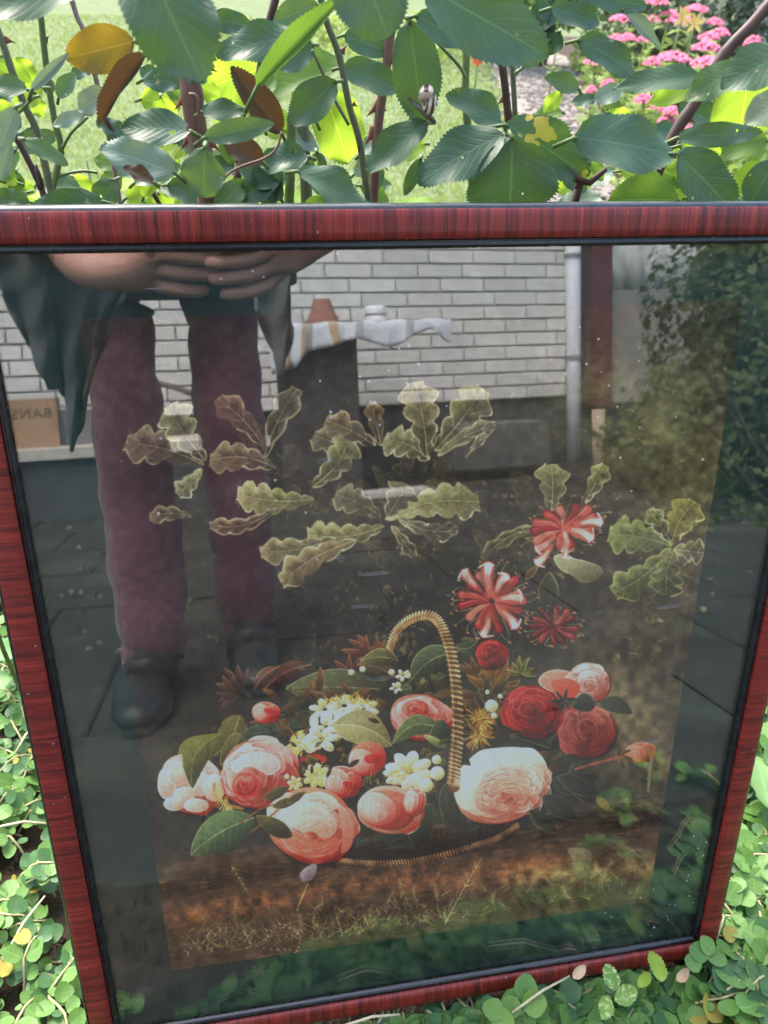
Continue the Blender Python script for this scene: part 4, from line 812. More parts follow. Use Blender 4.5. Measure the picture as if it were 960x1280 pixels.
# stone ledge on the left with a cardboard box and a grey crate
A = R(-60, 575, -3.02); B = R(330, 575, -3.02); zt_ = R(40, 562, -3.02).z
led = thing('stone_ledge', 'dark stone ledge with a pale coping, left edge of the mirrored yard', 'ledge', ((A.x + B.x) / 2, -3.2, GZ))
mb = MB(); mb.box(((A.x + B.x) / 2, -3.24, (GZ + zt_ - .045) / 2), (B.x - A.x, .42, zt_ - .045 - GZ), rz=WA); mb.obj('base', mottled('dark_block', (.045, .045, .05), (.085, .083, .085), 6, .9, .5, .004), led, False)
mb = MB(); mb.box(((A.x + B.x) / 2, -3.23, zt_ - .022), (B.x - A.x + .02, .46, .044), rz=WA); mb.obj('coping', mottled('coping_stone', (.40, .37, .33), (.55, .52, .47), 18, .85, .5, .003), led, False)
CB = R(35, 540, -3.1); c0 = R(12, 562, -3.1); c1 = R(63, 500, -3.1)
k = NT('cardboard'); v = k.coord(); k.bump(k.noise(k.map(v, (1, 1, 60)), 3, 2), .2, .001); CARD = k.set(k.ramp(k.noise(v, 9, 4), [(.3, (.33, .20, .12)), (.7, (.42, .27, .17))]), .85, .2)
box = thing('cardboard_box', 'brown cardboard box with dark printed capitals standing on the stone ledge', 'box', ((c0.x + c1.x) / 2, -3.2, zt_))
bw = (c1.x - c0.x) + .12; bx_ = c1.x - bw / 2
mb = MB(); mb.box((bx_, -3.22, zt_ + (c1.z - zt_) / 2 + .001), (bw, .24, c1.z - zt_), rz=WA); mb.obj('carton', CARD, box, False)
mb = MB(); mb.box((bx_, -3.22 + .02, c1.z + .004), (bw * .98, .12, .004), rz=WA + .03); mb.box((bx_, -3.22 - .1, c1.z + .004), (bw * .98, .1, .004), rz=WA - .02); mb.obj('flap', CARD, box, False)
fc = bpy.data.curves.new('print', 'FONT'); fc.body = 'BANSON'; fc.size = .062; fc.extrude = .0004; fc.align_x = 'CENTER'; fc.space_character = 1.1
fo = bpy.data.objects.new('lettering', fc)
fo.location = Vector((bx_, -3.22, c1.z - .075)) + Vector((-math.sin(WA), math.cos(WA), 0)) * .1215; fo.rotation_euler = (math.pi / 2, 0, math.pi + WA); fc.materials.append(mottled('box_ink', (.10, .06, .04), (.14, .09, .06), 20, .9)); fm = bpy.data.meshes.new_from_object(fo); fl_, fr_ = fo.location.copy(), fo.rotation_euler.copy(); bpy.data.objects.remove(fo); fo = bpy.data.objects.new('lettering', fm); C_.objects.link(fo); fo.parent = box; fo.matrix_parent_inverse = wm(box).inverted(); fo.location = fl_; fo.rotation_euler = fr_
mb = MB(); g0 = R(70, 562, -3.2); g1 = R(114, 512, -3.2); mb.box(((g0.x + g1.x) / 2 + .06, -3.3, (g1.z + zt_) / 2), (g1.x - g0.x + .12, .22, g1.z - zt_), rz=WA); cr = mb.obj('grey_crate', mottled('grey_plastic', (.16, .15, .145), (.22, .21, .20), 9, .6), None, False); tag(cr, 'plain grey crate on the stone ledge beside the cardboard box', 'crate')
# leaning dark branch against the wall between the legs
q0, q1 = R(190, 478, -3.3), R(250, 497, -3.3); mb = MB(); mb.loft([(q0 + (q0 - q1) * .6, .012, .012), (q0, .013, .014), ((q0 + q1) / 2 + Vector((0, 0, .01)), .016, .015), (q1, .014, .013), (q1 + (q1 - q0) * 1.2, .012, .012)], 8, fold=.15); tag(mb.obj('branch', mottled('bark', (.10, .08, .065), (.18, .15, .13), 30, .9), None), 'thin dark branch leaning along the brick wall behind the legs', 'branch')
# table with striped cloth
TY = -3.05; tl = R(345, 402, TY); trr = R(545, 402, TY); tz = R(450, 403, TY).z
tab = thing('garden_table', 'dark garden table by the brick wall, under a striped cloth', 'table', ((tl.x + trr.x) / 2, TY - .25, GZ))
DW = mottled('dark_wood', (.035, .032, .03), (.07, .065, .06), 12, .7)
mb = MB(); mb.box(((tl.x + trr.x) / 2, TY - .22, tz - .02), (trr.x - tl.x, .46, .025)); mb.obj('table_top', DW, tab, False)
s0 = R(352, 560, TY); s1 = R(448, 430, TY)
n_ = 5
for i in range(n_):
    mb = MB(); wd = (s1.x - s0.x) / n_; mb.box((s0.x + wd * (i + .5), TY - .06 + .003 * (i % 2), (tz - .035 + GZ) / 2), (wd - .0015, .025, tz - .035 - GZ)); mb.obj('front_board', DW, tab, False)
for dx in (s1.x - .05, tl.x + .04):
    mb = MB(); mb.box((dx, TY - .40, (tz - .035 + GZ) / 2), (.04, .04, tz - .035 - GZ)); mb.obj('leg', DW, tab, False)
k = NT('striped_cloth'); uv = k.coord('UV'); sx = k.n('SeparateXYZ', {'Vector': uv}); st = k.math('FRACT', k.math('MULTIPLY', sx.outputs[0], 7.3))
cc = k.mix(k.math('MULTIPLY', k.math('LESS_THAN', k.math('ABSOLUTE', k.math('SUBTRACT', st, .5)), .2), k.math('LESS_THAN', sx.outputs[0], .45)), (.54, .58, .64), (.40, .30, .20)); s2_ = k.math('LESS_THAN', k.math('ABSOLUTE', k.math('SUBTRACT', k.math('FRACT', k.math('MULTIPLY', sx.outputs[0], 3.65)), .8)), .07); cc = k.mix(k.math('MULTIPLY', s2_, .8), cc, (.28, .30, .32)); CLO = k.set(cc, .8, .2)
mb = MB(); G = []
low = [(335, 470), (352, 462), (368, 460), (388, 440), (410, 433), (430, 428), (450, 424), (470, 434), (490, 436), (505, 430), (520, 415), (540, 410), (552, 420), (563, 430)]
xs_ = [R(a, 402, TY).x for a, b in low]; zs_ = [R(a, b, TY).z for a, b in low]
M_ = 48
for i in range(9):
    row = []
    for j in range(M_ + 1):
        x = xs_[0] + (xs_[-1] - xs_[0]) * j / M_; zl = float(np.interp(x, xs_, zs_)); f = .012 * math.sin(j * .9) + .008 * math.sin(j * 2.1 + 1)
        if i < 4: row.append(Vector((x, TY - .42 + i * .145, tz + .004 + .004 * math.sin(j * .7 + i))))
        else:
            t = (i - 3) / 5; row.append(Vector((x + .02 * math.sin(j * .5) * t, TY + .022 + (f + .012) * t, tz + .002 + (zl - tz) * t)))
    G.append(row)
mb.sheet(G, .003); tag(mb.obj('tablecloth', CLO, None), 'white cloth with brown and grey stripes draped unevenly over the garden table', 'tablecloth')
TC = mottled('terracotta', (.22, .10, .075), (.32, .16, .12), 14, .85)
b0 = R(404, 404, TY - .2); bt = R(404, 374, TY - .2)
pot = MB(); pz = tz + .012; hh = bt.z - pz; sc_ = (R(425, 404, TY - .2).x - R(383, 404, TY - .2).x) / 2
pot.loft([(Vector((b0.x, TY - .2, pz)), sc_, sc_), (Vector((b0.x, TY - .2, pz + hh * .28)), sc_ * .9, sc_ * .9), (Vector((b0.x, TY - .2, pz + hh * .3)), sc_ * .82, sc_ * .82), (Vector((b0.x, TY - .2, pz + hh * .98)), sc_ * .5, sc_ * .5), (Vector((b0.x, TY - .2, pz + hh)), sc_ * .46, sc_ * .46)], 24, lock=(1, 0, 0))
tag(pot.obj('flower_pot', TC, None, False), 'terracotta flower pot turned upside down on the striped cloth', 'flower pot')
b0 = R(470, 404, TY - .2); r_ = (R(483, 404, TY - .2).x - R(457, 404, TY - .2).x) / 2; hh = R(470, 383, TY - .2).z - pz
tin = thing('storage_tin', 'round white tin with a dark ring on the cloth right of the pot', 'tin', (b0.x, TY - .2, pz))
WT = mottled('white_enamel', (.66, .66, .68), (.74, .74, .75), 10, .35); f = lambda z, q: (Vector((b0.x, TY - .2, pz + hh * z)), r_ * q, r_ * q)
mb = MB(); mb.loft([f(0, .93), f(.05, .96), f(.38, .96), f(.4, .94)], 24, lock=(1, 0, 0)); mb.obj('body', WT, tin)
mb = MB(); mb.loft([f(.4, .97), f(.47, .97)], 24, lock=(1, 0, 0)); mb.obj('ring', mottled('dark_ring', (.05, .05, .06), (.08, .08, .09), 10, .5), tin)
mb = MB(); mb.loft([f(.48, 1), f(.5, 1.03), f(.92, 1.03), f(1, .95)], 24, lock=(1, 0, 0)); mb.obj('lid', WT, tin)
HL = leafmat('hedge_leaf', (.05, .085, .03), (.12, .17, .06), (.22, .34, .07), .3, .45, False)
HL2 = leafmat('shrub_leaf', (.09, .12, .045), (.20, .22, .09), (.3, .38, .09), .3, .5, False)
BK = mottled('shrub_bark', (.05, .04, .03), (.10, .08, .06), 20, .9)
def bush(name, label, cat, c, rad, n, size, mat, group=None, stems=6):
    t = thing(name, label, cat, (c[0], c[1], GZ), group); mb = MB(); leafcloud(mb, c, rad, n, size); mb.obj('foliage', mat, t)
    mb = MB()
    for i in range(stems):
        e = Vector(c) + Vector((rnd.uniform(-.6, .6) * rad[0], rnd.uniform(-.6, .6) * rad[1], rnd.uniform(-.1, .6) * rad[2])); b = Vector((c[0] + rnd.uniform(-.1, .1), c[1] + rnd.uniform(-.1, .1), GZ - .02))
        mb.loft([(b, .014, .014), ((b + e) / 2 + Vector((rnd.uniform(-.05, .05), rnd.uniform(-.05, .05), 0)), .010, .010), (e, .004, .004)], 6)
    mb.obj('stem', BK, t); return t
for (px, py, Y, rad, n, sz, m, lb) in ((985, 420, -2.7, (.50, .5, .80), 13000, .038, HL, 'tall dark green hedge shrub beside the door, filling the right of the reflection'),
                                      (872, 570, -2.75, (.36, .35, .36), 6000, .034, HL2, 'olive green bushy shrub in front of the tall hedge shrub'),
                                      (985, 560, -2.2, (.5, .45, .62), 4500, .034, HL, 'dark green shrub at the far right edge of the mirrored yard'),
                                      (870, 700, -1.9, (.3, .22, .16), 1700, .03, HL2, 'low spreading olive shrub before the two dark hedge shrubs')):
    c = R(px, py, Y); bush('garden_shrub', lb, 'shrub', c, rad, n, sz, m)
for i in range(5):       # clipped hedge closing the yard
    c = Vector((3.2 + i * 1.05, -3.3 + i * .75, .7)); bush('hedge_plant', 'broad clipped hedge plant on the right of the yard, ' + ('nearest the house', 'second from the house', 'middle of five', 'second from the lawn end', 'farthest from the house')[i], 'hedge', c, (.75, .55, 1.1), 2600, .06, HL, 'hedge plants closing the yard on the right')
for i in range(5):
    c = Vector((-3.0 - i * .95, -2.7 + i * .95, .6)); bush('hedge_plant', 'broad clipped hedge plant on the left of the yard, ' + ('nearest the house', 'second from the house', 'middle of five', 'second from the lawn end', 'farthest from the house')[i], 'hedge', c, (.75, .55, 1.0), 2000, .06, HL, 'hedge plants closing the yard on the left')
# ================================================================ THE PHOTOGRAPHER (seen in the glass from the hands down)
k = NT('skin'); v = k.coord(); n = k.noise(v, 25, 4, .6); k.bump(k.math('ADD', k.noise(v, 260, 3), k.noise(k.map(v, (1, 1, 4)), 70, 3)), .6, .0015)
SKIN = k.set(k.ramp(n, [(.3, (.42, .20, .155)), (.7, (.58, .32, .26))]), .5, .4); k.p.inputs['Subsurface Weight'].default_value = .08; k.p.inputs['Subsurface Radius'].default_value = (.02, .008, .004)
per = thing('person', 'person in maroon trousers and open dark jacket, bending forward, both hands on a phone', 'person', (-.22, -.88, GZ))
F = -AB                     # forward
def ph(a, b, c): return CAM + AR * a + AU * b + F * c      # phone coordinates
J = {}; E_ = []
def jt(n, p, r, par=None):
    J[n] = (Vector(p), r if isinstance(r, tuple) else (r, r))
    if par: E_.append((par, n))
jt('pelvis', (-.225, -.97, .86), (.10, .07)); jt('waist', (-.215, -.90, .99), (.135, .10), 'pelvis'); jt('chest', (-.205, -.78, 1.17), (.155, .115), 'waist')
jt('collar', (-.20, -.68, 1.30), (.10, .08), 'chest'); jt('neck', (-.195, -.62, 1.375), (.055, .055), 'collar'); jt('skull', (-.185, -.555, 1.455), (.072, .08), 'neck'); jt('crown', (-.18, -.51, 1.545), (.07, .075), 'skull'); 
for sd_, sg in (('l', -1), ('r', 1)):
    jt(sd_ + 'sh', (-.20 + sg * .17, -.69, 1.265), .062, 'collar')
    if sg < 0: el, wr, pm = Vector((-.485, -.62, 1.0)), ph(-.155, -.098, -.02), ph(-.106, -.088, .010)
    else: el, wr, pm = Vector((.14, -.62, .98)), ph(.118, -.070, -.03), ph(.052, -.070, .004)
    jt(sd_ + 'ua', (J[sd_ + 'sh'][0] + el) / 2, .046, sd_ + 'sh'); jt(sd_ + 'el', el, .038, sd_ + 'ua'); jt(sd_ + 'fa', (el + wr) / 2, .036, sd_ + 'el'); jt(sd_ + 'wr', wr, (.024, .030), sd_ + 'fa')
    jt(sd_ + 'pm', pm, (.022, .034), sd_ + 'wr')
    q = -sg                 # towards the phone's middle
    ln = (.92, 1.0, .95, .78)
    for f in range(4):
        b = -.044 - f * .019; c = .010 + (.006 if sg < 0 else .016); x0 = (-.083 if sg < 0 else .038); L = .070 * ln[f]
        jt('%sk%d' % (sd_, f), ph(x0, b, c), .0105, sd_ + 'pm'); jt('%sm%d' % (sd_, f), ph(x0 + q * L * .42, b - .003 * sg * 0 - .002, c + .010), .0092, '%sk%d' % (sd_, f))
        jt('%sd%d' % (sd_, f), ph(x0 + q * L * .78, b - .005, c + .009), .0083, '%sm%d' % (sd_, f)); jt('%st%d' % (sd_, f), ph(x0 + q * L, b - .007, c + .003), .0072, '%sd%d' % (sd_, f))
    jt(sd_ + 'h0', ph((-.088 if sg < 0 else .045), -.092, -.016), .0135, sd_ + 'pm'); jt(sd_ + 'h1', ph((-.068 if sg < 0 else .026), -.074, -.024), .0112, sd_ + 'h0'); jt(sd_ + 'h2', ph((-.050 if sg < 0 else .006), -.058, -.022), .0095, sd_ + 'h1')
    jt(sd_ + 'hp', R(146 if sg < 0 else 280, 400, -.965), (.020, .020), 'pelvis')
    kn = R(160, 540, -.855) if sg < 0 else R(288, 540, -.912); an = R(191, 800, -.835) if sg < 0 else R(312, 768, -.95)
    jt(sd_ + 'kn', kn, .030, sd_ + 'hp'); jt(sd_ + 'an', an, .026, sd_ + 'kn'); J[sd_ + 'an'] = (an + Vector((0, -.01, .05)), (.024, .024))
names = list(J); me = bpy.data.meshes.new('body'); me.from_pydata([J[n][0] for n in names], [(names.index(a), names.index(b)) for a, b in E_], []); me.materials.append(SKIN)
body = link('body', me, per); 
if not me.skin_vertices:
    bm = bmesh.new(); bm.from_mesh(me); bm.verts.layers.skin.verify(); bm.to_mesh(me); bm.free()
for i, n in enumerate(names):
    me.skin_vertices[0].data[i].radius = J[n][1]; me.skin_vertices[0].data[i].use_root = (i == 0)
sk = body.modifiers.new('skin', 'SKIN'); sk.use_smooth_shade = True; sk.branch_smoothing = .3; ss = body.modifiers.new('subsurf', 'SUBSURF'); ss.levels = 2; ss.render_levels = 2
NAIL = mottled('nail', (.55, .34, .28), (.62, .40, .34), 30, .25)
# face details
def ball(name, c, r, mat, par, sc=(1, 1, 1)):
    bm = bmesh.new(); bmesh.ops.create_uvsphere(bm, u_segments=14, v_segments=10, radius=r); bmesh.ops.scale(bm, vec=sc, verts=bm.verts); bmesh.ops.translate(bm, vec=c, verts=bm.verts)
    m = bpy.data.meshes.new(name); bm.to_mesh(m); bm.free(); m.materials.append(mat); m.polygons.foreach_set('use_smooth', [True] * len(m.polygons)); return link(name, m, par)
FD = Vector((.05, .80, -.60)).normalized(); FU = Vector((0, .60, .80)); hc = Vector((-.182, -.53, 1.50)); FR = FD.cross(FU).normalized()
EYE = mottled('eye', (.6, .6, .6), (.8, .8, .8), 5, .2); LIP = mottled('lip', (.36, .12, .10), (.42, .16, .13), 20, .45)
for sg in (-1, 1):
    ball('eye', hc + FD * .070 + FR * sg * .031 - FU * .012, .012, EYE, body); ball('ear', hc + FR * sg * .078 - FU * .02 - FD * .005, .026, SKIN, body, (.4, .8, 1.1))
ball('nose', hc + FD * .083 - FU * .035, .016, SKIN, body, (.8, 1, 1.5)); ball('mouth', hc + FD * .070 - FU * .07, .018, LIP, body, (1.4, .6, .5))
for sd_, sg in (('l', -1), ('r', 1)):
    for f in range(4):
        a, b = J['%sd%d' % (sd_, f)][0], J['%st%d' % (sd_, f)][0]; t = (b - a).normalized(); c = b - t * .004 + F * .0062; y = F; x = t.cross(y).normalized(); y = x.cross(t)
        mb = MB(); G = [[c + t * (.0055 * u) + x * (.0044 * v_) - y * (.0012 * (v_ * v_)) for v_ in (-1, -.5, 0, .5, 1)] for u in (-1, -.3, .4, .9)]; mb.sheet(G, .0006); mb.obj('nail', NAIL, body)
k = NT('hair'); v = k.coord(); k.bump(k.noise(k.map(v, (60, 60, 6)), 4, 3), .8, .004); HAIR = k.set(k.ramp(k.noise(k.map(v, (80, 80, 8)), 3, 4), [(.3, (.10, .07, .05)), (.7, (.24, .18, .13))]), .5, .4)
mb = MB(); G = []
for i in range(9):
    row = []
    for j in range(21):
        th = .05 + 1.75 * i / 8; a = -2.35 + 4.7 * j / 20; d = (-FD * math.cos(a) + FR * math.sin(a)) * math.sin(th) + FU * math.cos(th)
        row.append(hc - FD * .012 + FU * .014 + d * (.092 + .006 * math.sin(j * 2.3 + i)))
    G.append(row)
mb.sheet(G, .012); mb.obj('hair', HAIR, body)
def cloth(name, a, b, scale=40, rough=.85, sheen=.3, bump=.4):
    k = NT(name); v = k.coord(); n = k.noise(v, scale, 4, .6); k.bump(k.math('ADD', k.noise(v, 700, 2), k.noise(v, 14, 4)), bump, .004); m = k.set(k.ramp(n, [(.3, a), (.7, b)]), rough, .25); k.p.inputs['Sheen Weight'].default_value = sheen; return m
TRO = cloth('maroon_trousers', (.105, .036, .062), (.13, .046, .076)); JAC = cloth('dark_jacket', (.085, .087, .087), (.13, .132, .128), 20, .7, .1, .5); SWE = cloth('navy_shirt', (.012, .014, .022), (.024, .027, .038), 30)
SOX = cloth('dark_sock', (.012, .014, .016), (.02, .022, .024), 30); SHO = mottled('shoe_leather', (.010, .014, .016), (.022, .028, .03), 20, .5)
def RC(px, py, Y): return R(px, py, Y)
mb = MB()
def leg(pts):               # (mirrored centre px, py, width px, Y)
    rings = []
    for (px, py, wd, Y) in pts:
        c = R(px, py, Y); r = (R(px + wd / 2, py, Y) - R(px - wd / 2, py, Y)).length / 2; rings.append((c, r, r * .92))
    return rings
LL = leg(((192, 826, 78, -.835), (193, 812, 80, -.835), (190, 770, 86, -.835), (184, 715, 96, -.84), (177, 640, 94, -.85), (166, 570, 94, -.85), (157, 500, 90, -.86), (151, 440, 86, -.89), (146, 385, 92, -.93)))
LR = leg(((312, 790, 66, -.95), (312, 776, 70, -.95), (306, 730, 78, -.94), (302, 670, 80, -.93), (296, 600, 82, -.92), (287, 530, 86, -.91), (283, 470, 88, -.92), (279, 410, 86, -.95), (272, 372, 96, -.97)))
def fine(r_, m):
    out = []; P = smooth3([a[0] for a in r_], m); A = smooth3([Vector((a[1], a[2], 0)) for a in r_], m)
    for i, (p, a) in enumerate(zip(P, A)):
        f = i / len(P); kz = math.exp(-((f - .52) / .12) ** 2) + .9 * math.exp(-((f - .03) / .06) ** 2) + .8 * math.exp(-((f - .95) / .1) ** 2); g = 1 + .022 * math.sin(i * 2.1) * (.4 + kz)
        out.append((p + Vector((.0025 * math.sin(i * 1.1), .004 * math.sin(i * .8), 0)), a.x * g, a.y * g))
    return out
for r_, s_ in ((LL, 1.), (LR, 2.)):
    q_ = fine(r_, 5); mb.loft([(q_[0][0] + Vector((0, 0, -.004)), q_[0][1] * 1.03, q_[0][2] * 1.03), (q_[0][0] + Vector((0, 0, .012)), q_[0][1] * 1.035, q_[0][2] * 1.035)] + q_[2:], 40, fold=.022, fr=3, seed=s_, lock=(1, 0, 0))
mb.loft([(Vector((-.220, -.965, .675)), .155, .105), (Vector((-.220, -.965, .70)), .165, .115), (Vector((-.222, -.97, .80)), .18, .135), (Vector((-.222, -.955, .90)), .165, .125), (Vector((-.218, -.93, .96)), .150, .115)], 28, fold=.02, fr=4, seed=3, lock=(1, 0, 0))
tro = mb.obj('trousers', TRO, per)
for i, (r_, a) in enumerate(((LL, -1), (LR, 1))):
    c = r_[0][0]; mb = MB(); mb.loft([(c + Vector((0, .0, .05)), .042, .044), (Vector((c.x, c.y + .005, .03)), .044, .052), (Vector((c.x, c.y + .03, .005)), .045, .072), (Vector((c.x, c.y + .05, -.012)), .044, .088)], 18, lock=(1, 0, 0)); mb.obj('boot_shaft', SHO, per)
    mb = MB(); x = c.x - (.012 if a < 0 else -.012)
    mb.loft([(Vector((x, c.y - .075, GZ + .03)), .022, .028), (Vector((x, c.y - .06, GZ + .042)), .036, .042), (Vector((x, c.y, GZ + .048)), .040, .050), (Vector((x, c.y + .06, GZ + .040)), .044, .040), (Vector((x, c.y + .12, GZ + .030)), .046, .030), (Vector((x, c.y + .165, GZ + .026)), .038, .024), (Vector((x, c.y + .19, GZ + .022)), .018, .014)], 18, lock=(1, 0, 0))
    sh_ = mb.obj('shoe', SHO, per)
    mb = MB(); mb.loft([(Vector((x, c.y - .08, GZ + .008)), .026, .008), (Vector((x, c.y, GZ + .008)), .043, .008), (Vector((x, c.y + .11, GZ + .008)), .049, .008), (Vector((x, c.y + .195, GZ + .008)), .022, .008)], 16, lock=(1, 0, 0)); mb.obj('sole', SOX, sh_)
# shirt: torso with a loose hem that hangs forward
mb = MB()
mb.loft([(Vector((-.222, -.90, .665)), .165, .135), (Vector((-.222, -.90, .72)), .172, .14), (Vector((-.22, -.90, .83)), .176, .145), (Vector((-.217, -.875, .95)), .165, .14), (Vector((-.208, -.80, 1.10)), .175, .14), (Vector((-.20, -.715, 1.245)), .165, .11), (Vector((-.197, -.66, 1.325)), .085, .075)], 32, fold=.03, fr=5, seed=4, lock=(1, 0, 0)); mb.obj('shirt', SWE, per)
# jacket: back panel, sleeves, two open fronts falling to points
jk = MB()
G = []
for i in range(9):
    t = i / 8; cx, cy, cz = -.215 + .02 * t, -.93 + .24 * t, .68 + .64 * t; rx, ry = .205 - .02 * t + .02 * math.sin(t * 3), .165 - .02 * t; row = []
    if t > .85: rx *= .75
    for j in range(25):
        a = math.radians(-20 - 220 * j / 24) if False else math.radians(200 + -220 * 0) * 0 + math.pi + math.radians(-25) + math.radians(230) * j / 24
        row.append(Vector((cx + rx * math.cos(a) * (1 + .03 * math.sin(j * 1.3 + i)), cy + ry * math.sin(a), cz)))
    G.append(row)
jk.sheet(G, .006); jacket = jk.obj('jacket', JAC, per)
for sd_, sg in (('l', -1), ('r', 1)):
    sh, el, wr = J[sd_ + 'sh'][0], J[sd_ + 'el'][0], J[sd_ + 'wr'][0]; mb = MB()
    mb.loft([(sh + Vector((-sg * .03, 0, .01)), .088, .08), (sh + (el - sh) * .3, .078, .07), (sh + (el - sh) * .75, .068, .062), (el, .066, .060), (el + (wr - el) * .35, .062, .058), (el + (wr - el) * .7, .053, .05), (el + (wr - el) * .9, .046, .044), (el + (wr - el) * .93, .044, .042)], 20, fold=.06, fr=3, seed=sg * 2.1)
    mb.obj('sleeve', JAC, jacket)
def flap(cols, Y0, Y1):
    """mirrored outline: for each column (top px,py  ->  bottom px,py)"""
    G = []; n = 20
    c4 = []
    for j in range(len(cols) - 1):
        for k_ in range(4): c4.append(tuple(a + (b - a) * k_ / 4 for a, b in zip(cols[j], cols[j + 1])))
    cols = c4 + [cols[-1]]
    for i in range(n + 1):
        t = i / n; row = []
        for j, (a, b, c, d) in enumerate(cols):
            row.append(R(a + (c - a) * t + 1.5 * math.sin(t * 5 + j), b + (d - b) * t, Y0 + (Y1 - Y0) * t + .008 * math.sin(j * .62 + t * 2.3 + .8 * math.sin(j * .3)) * (.5 + t) + .004 * math.sin(t * 17 + j * .6)))
        G.append(row)
    m = MB(); m.sheet(G, .005); return m
flap(((-30, 318, 37, 420), (0, 318, 40, 446), (24, 318, 50, 472), (42, 318, 64, 488), (58, 318, 74, 486)), -.56, -.60).obj('front_panel', JAC, jacket)
flap(((44, 318, 74, 470), (60, 318, 82, 515), (80, 318, 88, 560), (98, 318, 93, 566), (116, 318, 100, 530), (136, 318, 108, 500), (160, 318, 118, 455), (176, 318, 130, 425)), -.585, -.615).obj('front_panel', JAC, jacket)
flap(((312, 325, 326, 400), (326, 318, 340, 440), (342, 318, 352, 476), (356, 318, 357, 462), (366, 318, 362, 420)), -.66, -.66).obj('front_panel', JAC, jacket)
# phone
k = NT('phone_back'); PB = k.set((.02, .022, .03), .15, .6, coat=.5); k = NT('phone_glass'); PG = k.set((.01, .01, .012), .08, .6); k = NT('phone_steel'); PT = k.set((.5, .5, .52), .25, .5, 1)
phn = thing('phone', 'dark smartphone held upright in both hands by the photographer', 'phone', ph(-.022, -.06, -.006))
def rbox(name, c, d, bev, mat, par):
    bm = bmesh.new(); bmesh.ops.create_cube(bm, size=1); bmesh.ops.scale(bm, vec=d, verts=bm.verts); bmesh.ops.bevel(bm, geom=[e for e in bm.edges if abs(e.verts[0].co.z - e.verts[1].co.z) > d[2] * .5], offset=bev, segments=4, affect='EDGES')
    Mx = Matrix((AR, AU, AB)).transposed().to_4x4(); Mx.translation = c; bm.transform(Mx); m = bpy.data.meshes.new(name); bm.to_mesh(m); bm.free(); m.materials.append(mat); return link(name, m, par)
rbox('case', ph(-.022, -.060, -.0088), (.072, .147, .0078), .010, PB, phn); rbox('screen', ph(-.022, -.060, -.0130), (.069, .144, .0006), .009, PG, phn); rbox('camera_bump', ph(-.006, -.006, -.0044), (.030, .030, .0012), .006, PT, phn)
for a, b in ((0, 0), (-.013, -.013), (0, -.014)):
    mb = MB(); mb.loft([(ph(a, b, -.0042), .006, .006), (ph(a, b, -.0030), .006, .006)], 18); mb.obj('lens', PG, phn, False)
# ================================================================ GARDEN BEHIND THE PICTURE
k = NT('soil'); v = k.coord(); n = k.noise(v, 30, 5, .7); k.bump(k.math('ADD', n, k.noise(v, 140, 4)), .9, .006); SOIL = k.set(k.ramp(n, [(.3, (.022, .015, .010)), (.6, (.055, .038, .026)), (.8, (.11, .085, .06))]), .95, .2)
k = NT('grass_ground'); v = k.coord(); n = k.noise(k.map(v, (1, 3.2, 1)), 5, 5, .65); k.bump(k.noise(v, 120, 3), .8, .01); LAWN = k.set(k.ramp(n, [(.3, (.070, .105, .036)), (.55, (.118, .148, .064)), (.75, (.18, .195, .11))]), .9, .2)
def gsheet(name, x0, x1, y0, y1, nx, ny, z, amp, mat, sc=6., kind='structure'):
    mb = MB(); G = [[Vector((x0 + (x1 - x0) * j / nx, y0 + (y1 - y0) * i / ny, z + amp * (math.sin(j * 1.7 + i * .8) * .5 + math.sin(j * .6 - i * 1.9) * .5 + rnd.uniform(-.6, .6)))) for j in range(nx + 1)] for i in range(ny + 1)]; mb.sheet(G); return tag(mb.obj(name, mat), kind=kind)
gsheet('ground', -80, 80, -80, 120, 4, 4, GZ - .06, 0, SOIL)
gsheet('soil', -1.9, 1.9, -.30, 1.5, 150, 70, GZ - .002, .005, SOIL)
gsheet('lawn', -14, 30, 1.45, 60, 2, 2, GZ + .0, 0, LAWN)
# soil crumbs and small stones (nobody could count them)
mb = MB()
for i in range(2600):
    x = rnd.choice((-1, 1)) * rnd.uniform(.17, .62); y = rnd.uniform(-.25, .75); s = rnd.uniform(.0015, .0065); c = Vector((x, y, GZ + s * .5)); o = len(mb.v)
    for d in ((1, 0, 0), (-1, 0, 0), (0, 1, 0), (0, -1, 0), (0, 0, 1), (0, 0, -1)): mb.v.append(tuple(c + Vector(d) * s * rnd.uniform(.6, 1.2)))
    for f in ((0, 2, 4), (2, 1, 4), (1, 3, 4), (3, 0, 4), (2, 0, 5), (1, 2, 5), (3, 1, 5), (0, 3, 5)): mb.f.append([o + q for q in f]); mb.uv.append(None)
tag(mb.obj('soil_crumbs', SOIL, None, False), 'dark crumbs of soil and grit between the creeping plants', 'soil', kind='stuff')
